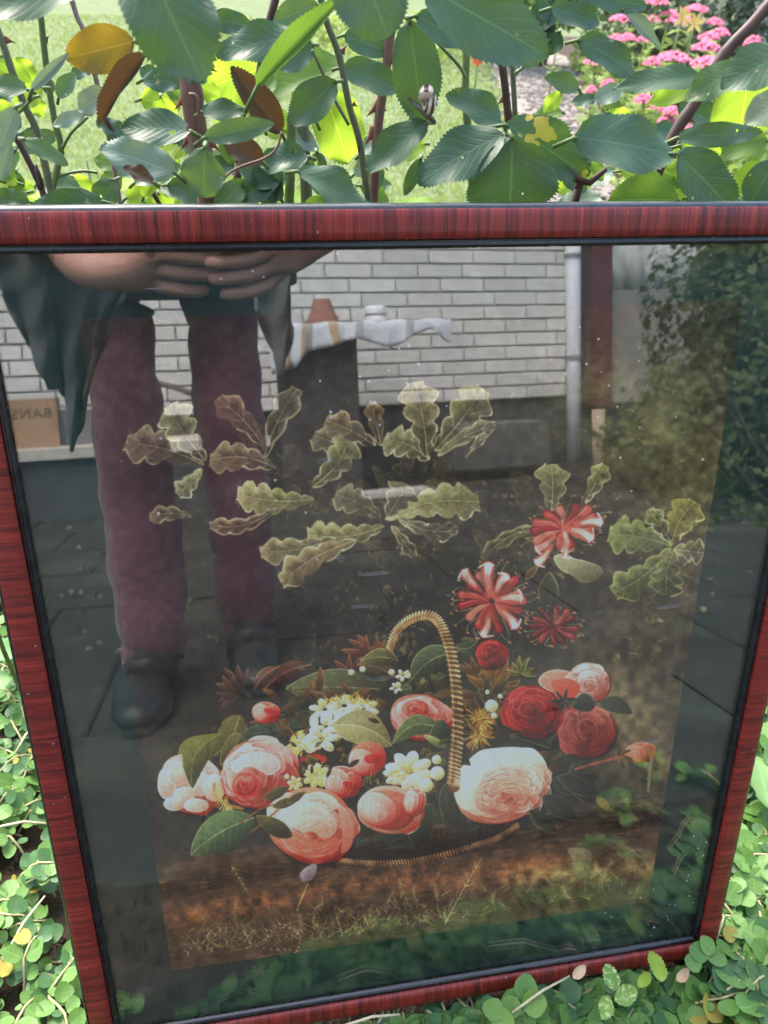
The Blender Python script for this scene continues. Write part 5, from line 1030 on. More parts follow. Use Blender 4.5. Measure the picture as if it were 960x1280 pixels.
# grass blades
k = NT('grass_blade'); oi = k.noise(k.coord(), 2.2, 3); k.set(k.ramp(oi, [(.35, (.08, .12, .036)), (.6, (.135, .175, .068)), (.75, (.20, .22, .12))]), .7, .3); tr = k.n('BsdfTranslucent', {'Color': (.33, .42, .12, 1)}); mx = k.n('MixShader', {0: .4}); k.L(k.p.outputs[0], mx.inputs[1]); k.L(tr.outputs[0], mx.inputs[2]); k.L(mx.outputs[0], k.out.inputs[0]); GB = k.m
def pc_(y): return 1.28 + .31 * (y - 3) - .02 * max(0, y - 5.5) ** 2 + .03 * math.sin(y * 1.7)
def pw_(y): return .15 + .03 * y
def onpath(x, y): return abs(x - pc_(y)) < pw_(y)
N = 70000; u_ = PR.random(N); yy = 1.5 + 10. * u_ ** 1.8; xx = -1.2 + (yy * .1) * -1.2 + PR.random(N) * (2.3 + yy * .75); keep = np.array([a < pc_(b) - pw_(b) + .03 * math.sin(b * 31) for a, b in zip(xx, yy)]); xx = xx[keep]; yy = yy[keep]; N = len(xx)
h = PR.uniform(.012, .036, N); a = PR.uniform(0, 6.283, N); ln = PR.normal(0, .35, N) * h; wd = PR.uniform(.0013, .0028, N) * (1 + yy * .25)
vx = np.zeros((N, 4, 3)); vx[:, 0] = np.stack([xx - wd * np.cos(a), yy - wd * np.sin(a), np.full(N, GZ)], 1); vx[:, 1] = np.stack([xx + wd * np.cos(a), yy + wd * np.sin(a), np.full(N, GZ)], 1)
vx[:, 2] = np.stack([xx + ln * .4 + wd * .7 * np.cos(a), yy + ln * np.sin(a) * .4, GZ + h * .6], 1); vx[:, 3] = np.stack([xx + ln, yy + ln * np.sin(a), GZ + h], 1)
me = bpy.data.meshes.new('grass'); I = np.arange(N)[:, None] * 4 + np.array([[0, 1, 2, 3]]); me.from_pydata(vx.reshape(-1, 3).tolist(), [], I.tolist()); me.materials.append(GB); tag(link('grass', me), 'short bright green lawn grass behind the rose bushes', 'grass', kind='stuff')
# path
k = NT('gravel_path'); v = k.coord(); n = k.noise(v, 26, 5, .7); k.bump(k.noise(v, 90, 3), .8, .006); PTH = k.set(k.ramp(n, [(.3, (.13, .11, .095)), (.6, (.22, .19, .175)), (.8, (.31, .28, .26))]), .95, .2)
mb = MB(); G = []
for i in range(31):
    y = 2.3 + i * .25; c = pc_(y); hw = pw_(y); G.append([Vector((c + hw * (j / 5 - 1) * (1 + .06 * math.sin(i * 1.9 + j)), y, GZ + .006 + .003 * math.sin(i * 2 + j * 1.3))) for j in range(11)])
mb.sheet(G); tag(mb.obj('garden_path', PTH), kind='structure')
mb = MB()
for i in range(2600):
    y = 2.3 + 5 * rnd.random() ** 1.4; c = pc_(y) + rnd.gauss(0, .55) * pw_(y); s = rnd.uniform(.004, .012); mb.box((c, y, GZ + .008), (s * 2, s * 1.5, s), rz=rnd.uniform(0, 3))
tag(mb.obj('gravel', PTH, None, False), 'pale grit scattered over the garden path', 'gravel', kind='stuff')
mb = MB(); mb.sheet([[Vector((pc_(2 + i * .4) + pw_(2 + i * .4) * .9 + 9 * j / 20, 2 + i * .4, GZ + .004 + rnd.uniform(-.004, .012))) for j in range(21)] for i in range(22)]); tag(mb.obj('flower_bed', SOIL), kind='structure')
# ---------------------------------------------------------------- leaves with real outlines
def leafmesh(L, Wd, cup=.25, curl=.2, teeth=1., rows=22, cols=4, wav=.05, fold=0., seed=0):
    """leaf lying along +Y from its stem (0,0,0), facing +Z"""
    q = random.Random(seed); mb = MB(); nr = rows * 2; G = []
    for i in range(nr + 1):
        t = i / nr; hw = Wd / 2 * (math.sin(math.pi * min(1, t ** .82)) ** .62 if 0 < t < 1 else 0) * (1 - .12 * t)
        tooth = teeth * Wd * .035 * (1 if i % 2 else -.45) * (1 if .06 < t < .97 else 0); row = []
        for j in range(-cols, cols + 1):
            e = j / cols; x = e * (hw + (tooth if abs(j) == cols else 0)); y = t * L + (abs(e) * hw * .22) - (.02 * L if abs(j) == cols and i % 2 == 0 else 0)
            side = math.cos((t * 9 - abs(e) * 2.5) * math.pi) * .007 * Wd * abs(e)
            z = -cup * abs(e) ** 1.5 * hw * (-1) * 1.0 * (.8) - curl * L * (t ** 2) * .5 + wav * Wd * math.sin(t * 11 + j * .4 + seed) * e * e + side
            if fold: z += fold * abs(x)
            row.append(Vector((x, y, z)))
        G.append(row)
    mb.sheet(G); return mb
def place(name, mb, mat, base, tip, face, parent, roll=0., stalk=None):
    """leaf grown for the unit frame put from base to tip, its upper side turned towards face"""
    y = (tip - base).normalized(); z = (face - y * (face @ y)).normalized(); x = y.cross(z)
    Mx = Matrix((x, y, z)).transposed() @ Matrix.Rotation(roll, 3, 'Y'); mb.v = [tuple(base + Mx @ Vector(p)) for p in mb.v]
    return mb.obj(name, mat, parent)
DKT = (.16, .34, .04)
ML = dict(
    D=leafmat('rose_leaf_dark', (.035, .080, .050), (.065, .125, .080), DKT, .16, .36, spots=((.30, .24, .14), 95, .69, .75), holes=150),
    L=leafmat('rose_leaf_mid', (.045, .10, .050), (.085, .155, .080), (.24, .42, .06), .2, .40, spots=((.34, .28, .18), 90, .68, .7), holes=130),
    B=leafmat('rose_leaf_thin', (.12, .23, .022), (.20, .33, .04), (.50, .72, .05), .62, .5, spots=((.30, .33, .10), 150, .66, .5), holes=140),
    M=leafmat('rose_leaf_shaded', (.05, .12, .025), (.09, .17, .035), (.26, .45, .04), .42, .45),
    Y=leafmat('rose_leaf_ochre', (.12, .07, .012), (.17, .12, .018), (.34, .24, .02), .42, .45, spots=((.16, .07, .03), 30, .62, .7)),
    R=leafmat('rose_leaf_bronze', (.035, .030, .020), (.075, .050, .026), (.20, .095, .03), .22, .42),
    P=leafmat('rose_leaf_pale', (.13, .19, .15), (.20, .27, .21), (.30, .44, .18), .2, .38),
    K=leafmat('rose_leaf_yellowing', (.030, .075, .042), (.06, .12, .065), DKT, .2, .4, spots=((.62, .44, .06), 26, .54, .95)))
BS = [thing('rose_bush', 'rose bush with stout thorny canes behind the left half of the frame', 'rose bush', (-.12, .34, GZ)), thing('rose_bush', 'rose bush with slimmer canes and broad leaves behind the right half of the frame', 'rose bush', (.16, .34, GZ))]
def fork(px): return BS[0] if px < 470 else BS[1]
seed = [0]
def rl(b, t, w, kd, Y=.22, dy=0., face=None, curl=.2, cup=.3, fold=0., label=None, stem=True, teeth=1.):
    """rose leaf from pixel b (stalk end) to pixel t (tip), width w px, at depth Y behind the frame"""
    seed[0] += 1; B = V(b[0], b[1], Y); T = V(t[0], t[1], Y + dy); sc = (V(b[0] + 100, b[1], Y) - B).length / 100; L = (T - B).length
    q = random.Random(seed[0]); fc = (CAM - B).normalized() + Vector((q.uniform(-.22, .22), q.uniform(-.1, .1), q.uniform(.25, .7))) if face is None else Vector(face)
    m = leafmesh(L * 1.04, w * sc, cup * q.uniform(.6, 1.5), curl * q.uniform(.6, 1.8), teeth=teeth * .62, seed=seed[0], fold=fold, wav=q.uniform(.04, .12), rows=24)
    par = fork(b[0]); o = place('leaf', m, ML[kd], B, T, fc, par, roll=q.uniform(-.2, .2))
    if label: o['label'] = label
    if stem:
        d = (B - T).normalized(); s = MB(); e = B + d * L * .16 + Vector((0, .004, -L * .10)); s.loft([(B + (T - B) * .03, .0009, .0009), (B, .0011, .0011), (e, .0012, .0012)], 6); s.obj('petiole', STG, o)
    return o
k = NT('green_cane'); v = k.coord(); STG = k.set(k.ramp(k.noise(v, 60, 4), [(.3, (.06, .11, .03)), (.7, (.14, .18, .06))]), .45, .4)
def canemat(nm, a, b): k = NT(nm); v = k.coord(); n = k.noise(k.map(v, (1, 1, .3)), 80, 5, .7); k.bump(n, .5, .001); return k.set(k.ramp(n, [(.3, a), (.7, b)]), .5, .4)
CM = dict(g=STG, o=canemat('olive_cane', (.07, .08, .04), (.16, .17, .09)), b=canemat('brown_cane', (.035, .018, .015), (.09, .045, .035)), r=canemat('red_cane', (.10, .045, .035), (.20, .11, .08)), p=canemat('greyish_cane', (.14, .10, .09), (.26, .19, .17)), t=canemat('thorn', (.16, .05, .035), (.30, .12, .07)))
def cane(path, w, kd, Y=.28, dY=0., thorns=(), down=True, par=None):
    P = [V(a, b, Y + dY * i / max(len(path) - 1, 1)) for i, (a, b) in enumerate(path)]; sc = (V(path[0][0] + 100, path[0][1], Y) - P[0]).length / 100 / 2
    if P[0].z < P[-1].z: P = P[::-1]
    if down:
        d = (P[-1] - P[-2]).normalized(); k_ = (P[-1].z - GZ) / max(-d.z, .3); P.append(P[-1] + d * min(k_ * .5, .3) + Vector((0, .0, 0))); P.append(Vector((P[-1].x, P[-1].y + .02, GZ - .02)))
    S = smooth3(P, 5); r0 = w * sc; R_ = [(p, r0 * (.92 + .16 * i / len(S)) * (1 + (.10 if i % 7 == 3 else 0)), r0 * (.92 + .16 * i / len(S)) * (1 + (.10 if i % 7 == 3 else 0))) for i, p in enumerate(S)]
    mb = MB(); mb.loft(R_, 10); o = mb.obj('cane', CM[kd], par or fork(path[0][0]))
    for (px, py, ex, ey) in thorns:
        a = V(px, py, Y); b = V(ex, ey, Y); t = MB(); L = (b - a).length; t.loft([(a - (b - a) * .2, L * .12, L * .55), (a + (b - a) * .15, L * .09, L * .32), (a + (b - a) * .55 + Vector((0, 0, L * .04)), L * .045, L * .12), (b, .0001, .0001)], 8, lock=(0, 1, 0)); t.obj('thorn', CM['t'], o)
    return o
# canes
cane([(47, -30), (52, 30), (60, 100), (68, 150), (76, 190), (62, 250)], 9, 'g', .30, thorns=((57, 50, 62, 44), (66, 130, 60, 134)))
cane([(-14, 10), (2, 50), (12, 80), (30, 130), (48, 170), (66, 250)], 10, 'o', .26, thorns=((8, 50, 20, 54), (36, 140, 30, 136), (40, 158, 48, 162)))
cane([(2, 140), (30, 190), (52, 236), (60, 262)], 9, 'b', .22)
cane([(84, -20), (96, 20), (106, 42), (118, 90), (136, 170), (146, 230)], 7, 'p', .40)
cane([(128, 140), (142, 165), (170, 205), (200, 256)], 6, 'b', .34)
cane([(238, -20), (236, 60), (240, 120), (247, 170), (258, 220), (262, 262)], 30, 'r', .27, thorns=((226, 78, 206, 84), (252, 82, 272, 90), (232, 122, 218, 138), (262, 178, 276, 190), (240, 168, 226, 188), (256, 62, 268, 58)))
cane([(350, -30), (344, 0), (332, 45), (325, 90), (318, 140), (300, 200), (292, 262)], 11, 'b', .33)
cane([(396, -30), (406, 20), (424, 70), (436, 130), (450, 180), (462, 262)], 9, 'o', .25, thorns=((428, 64, 434, 56), (442, 130, 448, 134)))
cane([(364, 140), (364, 200), (361, 262)], 12, 'g', .33); cane([(377, 140), (380, 180), (384, 262)], 15, 'o', .37)
cane([(494, -10), (487, 50), (479, 110), (472, 165), (466, 262)], 13, 'r', .30, thorns=((488, 72, 498, 88), (474, 132, 458, 146), (484, 110, 490, 122), (468, 165, 456, 182), (476, 205, 486, 214)))
cane([(582, -30), (584, 20), (583, 70), (582, 125), (588, 190), (592, 262)], 10, 'g', .25)
cane([(626, 70), (631, 105), (636, 150), (650, 262)], 10, 'b', .29, thorns=((628, 125, 621, 132),)); cane([(640, 70), (642, 110), (644, 150), (648, 262)], 7, 'o', .31)
cane([(975, -10), (940, 30), (905, 68), (868, 130), (842, 170), (800, 262)], 14, 'b', .30, thorns=((880, 100, 876, 94), (862, 148, 870, 154)))
cane([(724, 224), (722, 240), (716, 262)], 9, 'b', .20)
cane([(352, 165), (346, 185), (330, 198), (290, 214), (262, 246)], 3, 'r', .16, down=False); cane([(236, 118), (246, 122), (250, 150), (257, 190)], 5, 'r', .17, down=False)
cane([(528, 35), (545, 52), (572, 80), (582, 96)], 4, 'g', .22, down=False); cane([(680, 70), (665, 76), (644, 92)], 4, 'g', .28, down=False); cane([(390, 62), (402, 88), (416, 120), (436, 156)], 4, 'o', .24, down=False)
cane([(50, 120), (40, 124), (20, 145)], 4, 'g', .24, down=False); cane([(78, 185), (90, 165), (110, 146)], 4, 'g', .26, down=False); cane([(66, 240), (72, 222), (100, 214), (122, 216)], 4, 'g', .3, down=False)
# leaves, each where the photograph has it
N_ = None
rl((112, -22), (-36, 14), 62, 'D', .10, curl=.1); rl((168, -78), (252, 98), 128, 'D', .05, dy=-.01, curl=.05, cup=.12, label='largest dark leaf, hanging point down over the left canes')
rl((168, 52), (83, 72), 58, 'Y', .20, face=(.1, -1, .1), label='ochre yellow leaf with brown veins'); rl((184, 68), (117, 150), 30, 'R', .15, fold=1.1, curl=.5, label='bronze leaf curled to a narrow strip')
rl((136, 116), (97, 136), 34, 'P', .17); rl((106, 142), (66, 156), 20, 'P', .20); rl((40, 106), (-14, 78), 34, 'B', .30); rl((34, 112), (-14, 106), 32, 'L', .24); rl((40, 112), (84, 68), 15, 'P', .20, fold=.5)
rl((54, 110), (16, 134), 30, 'B', .27); rl((20, 134), (-4, 190), 30, 'P', .16); rl((30, 174), (84, 204), 26, 'L', .19); rl((12, 178), (0, 224), 24, 'P', .17); rl((-10, 128), (20, 150), 26, 'B', .33)
rl((238, 164), (152, 152), 52, 'D', .15, cup=.2); rl((176, 124), (224, 132), 46, 'B', .36); rl((238, 172), (172, 196), 50, 'B', .38); rl((178, 100), (228, 102), 30, 'D', .28); rl((218, 216), (128, 182), 56, 'P', .24); rl((192, 228), (156, 208), 24, 'R', .16)
rl((256, 184), (254, 246), 58, 'L', .12, cup=.15); rl((256, 172), (340, 154), 30, 'L', .15); rl((252, 140), (306, 136), 32, 'D', .24); rl((328, 202), (280, 172), 34, 'R', .17, label='dark bronze young leaf')
rl((340, 80), (248, 116), 66, 'B', .40, face=(.2, -1, .2)); rl((262, 24), (314, 32), 30, 'D', .28); rl((372, 44), (272, 62), 50, 'D', .20, curl=.3); rl((352, 166), (292, 86), 38, 'R', .24, fold=.5, label='dark bronze leaf folded along its midrib')
rl((322, 108), (428, -8), 30, 'M', .16, fold=.9, curl=.1); rl((398, 6), (344, 26), 36, 'L', .24); rl((392, 56), (352, 86), 34, 'D', .26); rl((420, 102), (362, 152), 48, 'D', .22); rl((404, 112), (438, 202), 72, 'B', .40, face=(.1, -1, .1), label='broad glowing green leaf lit from behind')
rl((434, 84), (332, 108), 66, 'M', .42); rl((386, 196), (326, 204), 42, 'D', .20); rl((372, 214), (468, 258), 58, 'D', .17, cup=.2)
for b, t, w in (((300, 252), (350, 212), 36), ((270, 262), (306, 226), 34), ((352, 250), (318, 206), 30), ((345, 230), (300, 205), 34), ((330, 262), (352, 220), 22), ((268, 210), (236, 232), 26), ((396, 190), (400, 220), 24)): rl(b, t, w, rnd.choice('DDL'), .25)
rl((438, -70), (486, 44), 112, 'D', .08, cup=.12, curl=.06); rl((430, 44), (486, 64), 34, 'D', .30); rl((428, 84), (500, 110), 42, 'D', .27); rl((512, 26), (530, 156), 66, 'D', .20, cup=.15, label='long dark leaf with a striped snail near its tip'); rl((520, 20), (586, 52), 40, 'D', .18)
rl((528, -18), (684, 66), 98, 'D', .14, cup=.15, curl=.08, label='broad dark leaf pierced by small holes above the centre'); rl((546, -8), (600, -20), 40, 'L', .2)
rl((534, 154), (458, 210), 46, 'D', .20); rl((630, 168), (524, 216), 66, 'D', .17, cup=.15); rl((627, 152), (566, 114), 40, 'D', .21); rl((640, 172), (640, 282), 118, 'D', .165, dy=.0, cup=.12, label='round dark leaf half hidden by the top rail')
rl((632, 156), (742, 216), 66, 'K', .185, cup=.2, label='dark leaf turning yellow and brown at its tip'); rl((526, 198), (506, 244), 18, 'D', .22); rl((532, 180), (494, 200), 22, 'B', .30)
rl((688, 10), (750, 26), 40, 'D', .26); rl((724, 50), (804, 88), 42, 'D', .24); rl((728, -8), (812, 6), 30, 'D', .24); rl((778, 12), (828, 58), 18, 'P', .24, fold=.4)
for b, t, w in (((700, 10), (660, 30), 34), ((690, 20), (664, 62), 30), ((672, -10), (700, 20), 40), ((700, 40), (684, 66), 26), ((655, 35), (690, 52), 28)): rl(b, t, w, 'D', .32)
rl((876, 98), (778, 98), 34, 'D', .22); rl((872, 110), (812, 128), 26, 'B', .25); rl((926, 82), (860, 122), 38, 'L', .20); rl((984, 66), (908, 100), 54, 'D', .16); rl((936, 88), (926, 176), 92, 'B', .30, face=(.1, -1, .1), label='broad yellow-green leaf lit from behind at the right edge')
rl((718, 172), (850, 186), 74, 'D', .17, cup=.18, label='wide dark leaf with a torn scratch across its middle'); rl((728, 202), (762, 142), 44, 'D', .22); rl((846, 172), (956, 164), 28, 'D', .19); rl((850, 182), (905, 190), 24, 'B', .24); rl((846, 192), (926, 266), 60, 'D', .175, cup=.18); rl((848, 250), (766, 248), 58, 'M', .20)
rl((970, 200), (938, 256), 46, 'D', .17); rl((962, 208), (916, 236), 34, 'B', .28); rl((960, 176), (888, 190), 34, 'M', .25); rl((985, 120), (935, 150), 40, 'P', .17); rl((700, 214), (735, 238), 24, 'D', .24); rl((128, 252), (30, 268), 46, 'D', .17)
for i in range(70):         # a middle layer of smaller leaves filling the band above the rail
    px = rnd.uniform(-10, 480) if i % 3 else rnd.uniform(700, 980); py = rnd.uniform(95, 255); a = rnd.uniform(0, 6.28); l = rnd.uniform(28, 60)
    rl((px, py), (px + l * math.cos(a), py + l * .8 * math.sin(a)), l * rnd.uniform(.5, .68), 'DBMDLPB'[i % 7], rnd.uniform(.3, .42))
for i in range(80):         # inner leaves low behind the rail, between the canes
    px = rnd.choice((rnd.uniform(0, 470), rnd.uniform(0, 240), rnd.uniform(860, 980))); py = rnd.uniform(205, 300); a = rnd.uniform(0, 6.28); l = rnd.uniform(26, 54)
    rl((px, py), (px + l * math.cos(a), py + l * .7 * math.sin(a)), l * .6, rnd.choice('DBBML'), rnd.uniform(.32, .5))
for i in range(60):         # the bushes go on above and beside the frame of the photograph
    px = rnd.uniform(-420, 1380); py = rnd.uniform(-330, 250) if (px < -40 or px > 1000) else rnd.uniform(-330, -80); a = rnd.uniform(0, 6.28); l = rnd.uniform(50, 100)
    rl((px, py), (px + l * math.cos(a), py + l * .7 * math.sin(a)), l * .62, rnd.choice('DDDLB'), rnd.uniform(.2, .42))
# bright weeds low between the canes
WD = leafmat('weed_leaf', (.16, .30, .03), (.26, .42, .05), (.50, .75, .06), .5, .5)
def weed(px, py, Y, n, size, label, spread=.06):
    b = Vz(px, py, GZ) if Y is None else Vector((V(px, py, Y).x, Y, GZ)); t = thing('leafy_weed', label, 'weed', b); top = V(px, py, b.y); 
    s = MB(); s.loft([(b, .003, .003), ((b + top) / 2 + Vector((.01, 0, 0)), .0025, .0025), (top, .0015, .0015)], 6); s.obj('stem', STG, t)
    for i in range(n):
        a = i * 2.4 + rnd.random(); r = size * rnd.uniform(.8, 1.2); B = top - Vector((0, 0, (top.z - b.z) * .5 * rnd.random() ** 1.5)); e = B + Vector((math.cos(a), math.sin(a), rnd.uniform(.1, .9))).normalized() * r
        place('leaf', leafmesh(r, r * .5, .2, .3, teeth=.4, rows=8, cols=2, seed=i), WD, B, e, Vector((0, -.4, 1)), t)
for (px, py, Y, n, sz, lb) in ((108, 200, .75, 9, .075, 'bright yellow-green weed rising beside the leftmost green cane'), (20, 235, .7, 9, .07, 'bright green weed at the lower left corner above the frame'), (140, 235, .62, 9, .07, 'bright green weed between the pale canes and the thick red cane'), (60, 250, .62, 8, .06, 'low green weed just above the frame behind the dark cane'), (205, 230, .7, 8, .07, 'yellow-green weed behind the thick thorny cane'), (330, 245, .8, 8, .07, 'green weed behind the slim red stalk'), (930, 245, .7, 8, .07, 'green weed at the right corner above the frame'), (485, 262, .8, 7, .06, 'small green weed beneath the pink thorny cane'), (800, 262, .8, 6, .06, 'small green weed low behind the right rose bush')): weed(px, py, Y, n, sz, lb)
# snail on the long leaf
sp = V(536, 132, .195); sn = thing('snail', 'small snail with a brown and cream striped shell clinging to the long dark leaf', 'snail', sp)
k = NT('snail_shell'); sx = k.n('SeparateXYZ', {'Vector': k.coord('UV')}); SHL = k.set(k.mix(k.math('GREATER_THAN', k.math('FRACT', k.math('ADD', k.math('MULTIPLY', sx.outputs[0], 5), .2)), .52), (.62, .50, .42), (.08, .035, .03)), .3, .5)
mb = MB(); rings = []
for i in range(44):
    a = i / 43 * 4.6 * math.pi; q = (1 - i / 43) ** 1.15; rr = .0056 * q + .0004; rings.append((sp + AB * (.0046 * q * math.cos(a)) + AU * (.0054 * q * math.sin(a)) + AR * (-.002 + .007 * (1 - q)) + AB * .004, rr * .8, rr * .8))
mb.loft(rings, 14); mb.uv = [tuple((u[0], u[1]) for u in f) if f else None for f in mb.uv]; mb.obj('shell', SHL, sn)
mb = MB(); mb.loft([(sp - AR * .012 + AU * .006 - AB * .003, .0006, .0006), (sp - AR * .004 - AB * .004, .002, .002), (sp + AU * -.004 - AB * .004, .002, .003), (sp + AR * .004 - AU * .008 - AB * .004, .001, .0012)], 10); mb.obj('foot', mottled('snail_body', (.10, .08, .06), (.16, .13, .10), 60, .4), sn)
# withered stub
st = V(722, 224, .19); mb = MB(); mb.loft([(st + Vector((-.012, 0, .008)), .0012, .0015), (st, .002, .002), (st + Vector((.008, 0, -.002)), .0028, .002), (st + Vector((.018, 0, .006)), .0014, .0012)], 8, fold=.3); o = mb.obj('withered_shoot', CM['b'], BS[1])
# ---------------------------------------------------------------- stonecrop and the border
SDL = leafmat('stonecrop_leaf', (.15, .25, .07), (.26, .37, .11), (.40, .55, .12), .4, .5, False); PK = mottled('stonecrop_pink', (.62, .12, .24), (.86, .30, .42), 60, .8, .6, .004)
k = NT('stonecrop_pink'); PK = k.set(k.ramp(k.noise(k.coord(), 60, 3), [(.3, (.40, .06, .13)), (.7, (.58, .17, .25))]), .8, .2)
heads = ((821, 5, 3.6, 26), (836, 22, 3.6, 20), (870, 14, 4.2, 26), (850, 28, 4.0, 28), (775, 26, 4.4, 22), (784, 50, 4.0, 20), (815, 28, 4.2, 18), (743, 80, 3.6, 22), (842, 76, 2.9, 36), (886, 84, 2.5, 40), (882, 62, 3.2, 28), (885, 50, 3.4, 22), (900, 44, 3.6, 20), (815, 81, 3.4, 18), (806, 128, 2.9, 24), (824, 136, 2.8, 22), (842, 142, 2.7, 22), (833, 153, 2.7, 18), (893, 31, 3.8, 18), (771, 51, 4.2, 20), (739, 116, 3.5, 14), (941, 56, 2.8, 18), (806, 52, 4.0, 18), (760, 108, 3.4, 16), (862, 166, 2.6, 16), (795, 12, 4.6, 18), (700, 10, 5.4, 16), (910, 130, 2.7, 20))
rk = sorted(range(len(heads)), key=lambda i: (-heads[i][3], heads[i][0])); rows_ = sorted(range(len(heads)), key=lambda i: heads[i][1])
ordn = 'first second third fourth fifth sixth seventh eighth ninth tenth eleventh twelfth thirteenth fourteenth fifteenth sixteenth seventeenth eighteenth nineteenth twentieth'.split()
SCL = {}
hi = sorted([i for i in range(len(heads)) if heads[i][1] < 45], key=lambda i: heads[i][0]); mi = sorted([i for i in range(len(heads)) if 45 <= heads[i][1] < 105], key=lambda i: heads[i][0]); lo = sorted([i for i in range(len(heads)) if heads[i][1] >= 105], key=lambda i: heads[i][0])
for grp, nm_ in ((hi, 'far row of the border'), (mi, 'middle row of the border'), (lo, 'nearest row of the border')):
    for q_, i in enumerate(grp): SCL[i] = ordn[q_] + ' from the left in the ' + nm_
for i, (px, py, Y, w_) in enumerate(heads):
    top = V(px, py, Y); r = w_ / 2 * (V(px + 10, py, Y) - top).length / 10 * 1.08; zt2 = top.z; b = Vector((top.x + rnd.uniform(-.05, .05), Y + .04, GZ))
    if zt2 < .06: top.z = zt2 = .06
    t = thing('stonecrop', 'pink stonecrop, ' + SCL[i], 'stonecrop', b, 'stonecrop plants flowering pink in the border'); s = MB(); mid = (b + top) / 2 + Vector((.01, 0, 0)); s.loft([(b, .006, .006), (mid, .005, .005), (top, .004, .004)], 7); s.obj('stem', SDL, t)
    s = MB()
    for j in range(24):
        z = GZ + (zt2 - GZ) * rnd.uniform(.05, .92); f = (z - GZ) / (zt2 - GZ); c = b + (top - b) * f; a = j * 2.4; d = Vector((math.cos(a), math.sin(a), .35)); e = c + d * rnd.uniform(.05, .085); sd2 = Vector((-math.sin(a), math.cos(a), 0)) * .018; mdp = (c + e) / 2 + Vector((0, 0, .008)); o_ = len(s.v); s.v += [tuple(c), tuple(mdp + sd2), tuple(e), tuple(mdp - sd2)]; s.f.append([o_, o_ + 1, o_ + 2, o_ + 3]); s.uv.append(((.5, 0), (1, .5), (.5, 1), (0, .5)))
    s.obj('leaves', SDL, t)
    s = MB()
    for j in range(110):
        a = rnd.uniform(0, 6.28); q = math.sqrt(rnd.random()); c = top + Vector((r * q * math.cos(a), r * q * math.sin(a), .022 * (1 - q * q) + rnd.uniform(-.006, .006))); g = r * .14 + .002; o_ = len(s.v)
        for d in ((1, 0, 0), (0, 1, 0), (-1, 0, 0), (0, -1, 0), (0, 0, 1)): s.v.append(tuple(c + Vector(d) * g * rnd.uniform(.7, 1.2)))
        for f_ in ((0, 1, 4), (1, 2, 4), (2, 3, 4), (3, 0, 4)): s.f.append([o_ + q_ for q_ in f_]); s.uv.append(None)
    s.obj('flower_head', PK, t)
GC = leafmat('border_leaf', (.14, .23, .06), (.27, .38, .12), (.38, .52, .12), .35, .5, False); GD2 = leafmat('conifer_leaf', (.04, .07, .055), (.08, .12, .09), (.14, .22, .12), .2, .6, False)
mb = MB()
for i in range(170):
    y = 2.35 + 5.2 * rnd.random() ** 1.3; xl = pc_(y) + pw_(y) + .08 + abs(rnd.gauss(0, 1)) * .9; leafcloud(mb, (xl, y, GZ + .07), (.17, .17, .09 + .035 * (y - 2.4)), 130, .045)
tag(mb.obj('border_foliage', GC), 'mixed bright green low foliage filling the border beside the path', 'foliage', kind='stuff')
mb = MB()
for i in range(26):
    y = 4.6 + 3.5 * rnd.random(); y += 1.6; x = pc_(y) - pw_(y) - .25 - abs(rnd.gauss(0, .9)); y += .8; leafcloud(mb, (x, y, GZ + .08), (.3, .25, .14), 130, .06)
tag(mb.obj('verge_foliage', GC), 'green ground plants along the far edge of the lawn', 'foliage', kind='stuff')
for (px, py, Y, rad, n) in ((905, -10, 5.0, (.75, .5, .5), 6500), (948, 60, 4.2, (.35, .3, .45), 2600)):
    bush('border_shrub', 'bluish green fine-leaved shrub behind the pink stonecrop, ' + ('the broad one' if n > 3000 else 'the small one at the right edge'), 'shrub', V(px, py, Y), rad, n, .045, GD2)
bush('border_shrub', 'pale green loose shrub at the far end of the garden path', 'shrub', V(690, -60, 7.2), (.8, .5, .5), 3500, .07, GC)
fl = thing('orange_flower', 'small orange-red flower standing beyond the lawn by the path', 'flower', V(597, 73, 5.2)); c = V(597, 73, 5.2)
OR = mottled('orange_petal', (.75, .10, .03), (.85, .2, .05), 30, .6)
for j in range(8):
    a = j * .785; place('petal', leafmesh(.045, .03, .3, .2, teeth=0, rows=4, cols=2, seed=j), OR, c, c + Vector((math.cos(a), -.2, math.sin(a))) * .04, Vector((0, -1, .3)), fl)
s = MB(); s.loft([(Vector((c.x, c.y, GZ)), .006, .006), (c, .004, .004)], 6); s.obj('stem', STG, fl)
for (px, py, Y) in ((852, 22, 3.7), (868, 30, 3.7)):
    c = V(px, py, Y); fl = thing('yellow_flower', 'small yellow flower above the stonecrop, ' + ('left of two' if px < 860 else 'right of two'), 'flower', c); 
    for j in range(6):
        a = j * 1.05; place('petal', leafmesh(.05, .02, .3, .2, teeth=0, rows=4, cols=2, seed=j), mottled('yellow_petal', (.75, .5, .12), (.85, .6, .2), 30, .6), c, c + Vector((math.cos(a), -.2, math.sin(a) + .4)) * .035, Vector((0, -1, .3)), fl)
    s = MB(); s.loft([(Vector((c.x, c.y, GZ)), .005, .005), (c, .003, .003)], 6); s.obj('stem', STG, fl)
wp = V(952, 38, 4.6); mb = MB(); mb.loft([(Vector((wp.x, wp.y, GZ)), .07, .07), (Vector((wp.x, wp.y, wp.z + .2)), .07, .07), (Vector((wp.x, wp.y, wp.z + .24)), .05, .05)], 16); tag(mb.obj('garden_post', mottled('white_paint', (.7, .7, .7), (.8, .8, .8), 9, .6)), 'white round post in the border near the right edge', 'post')
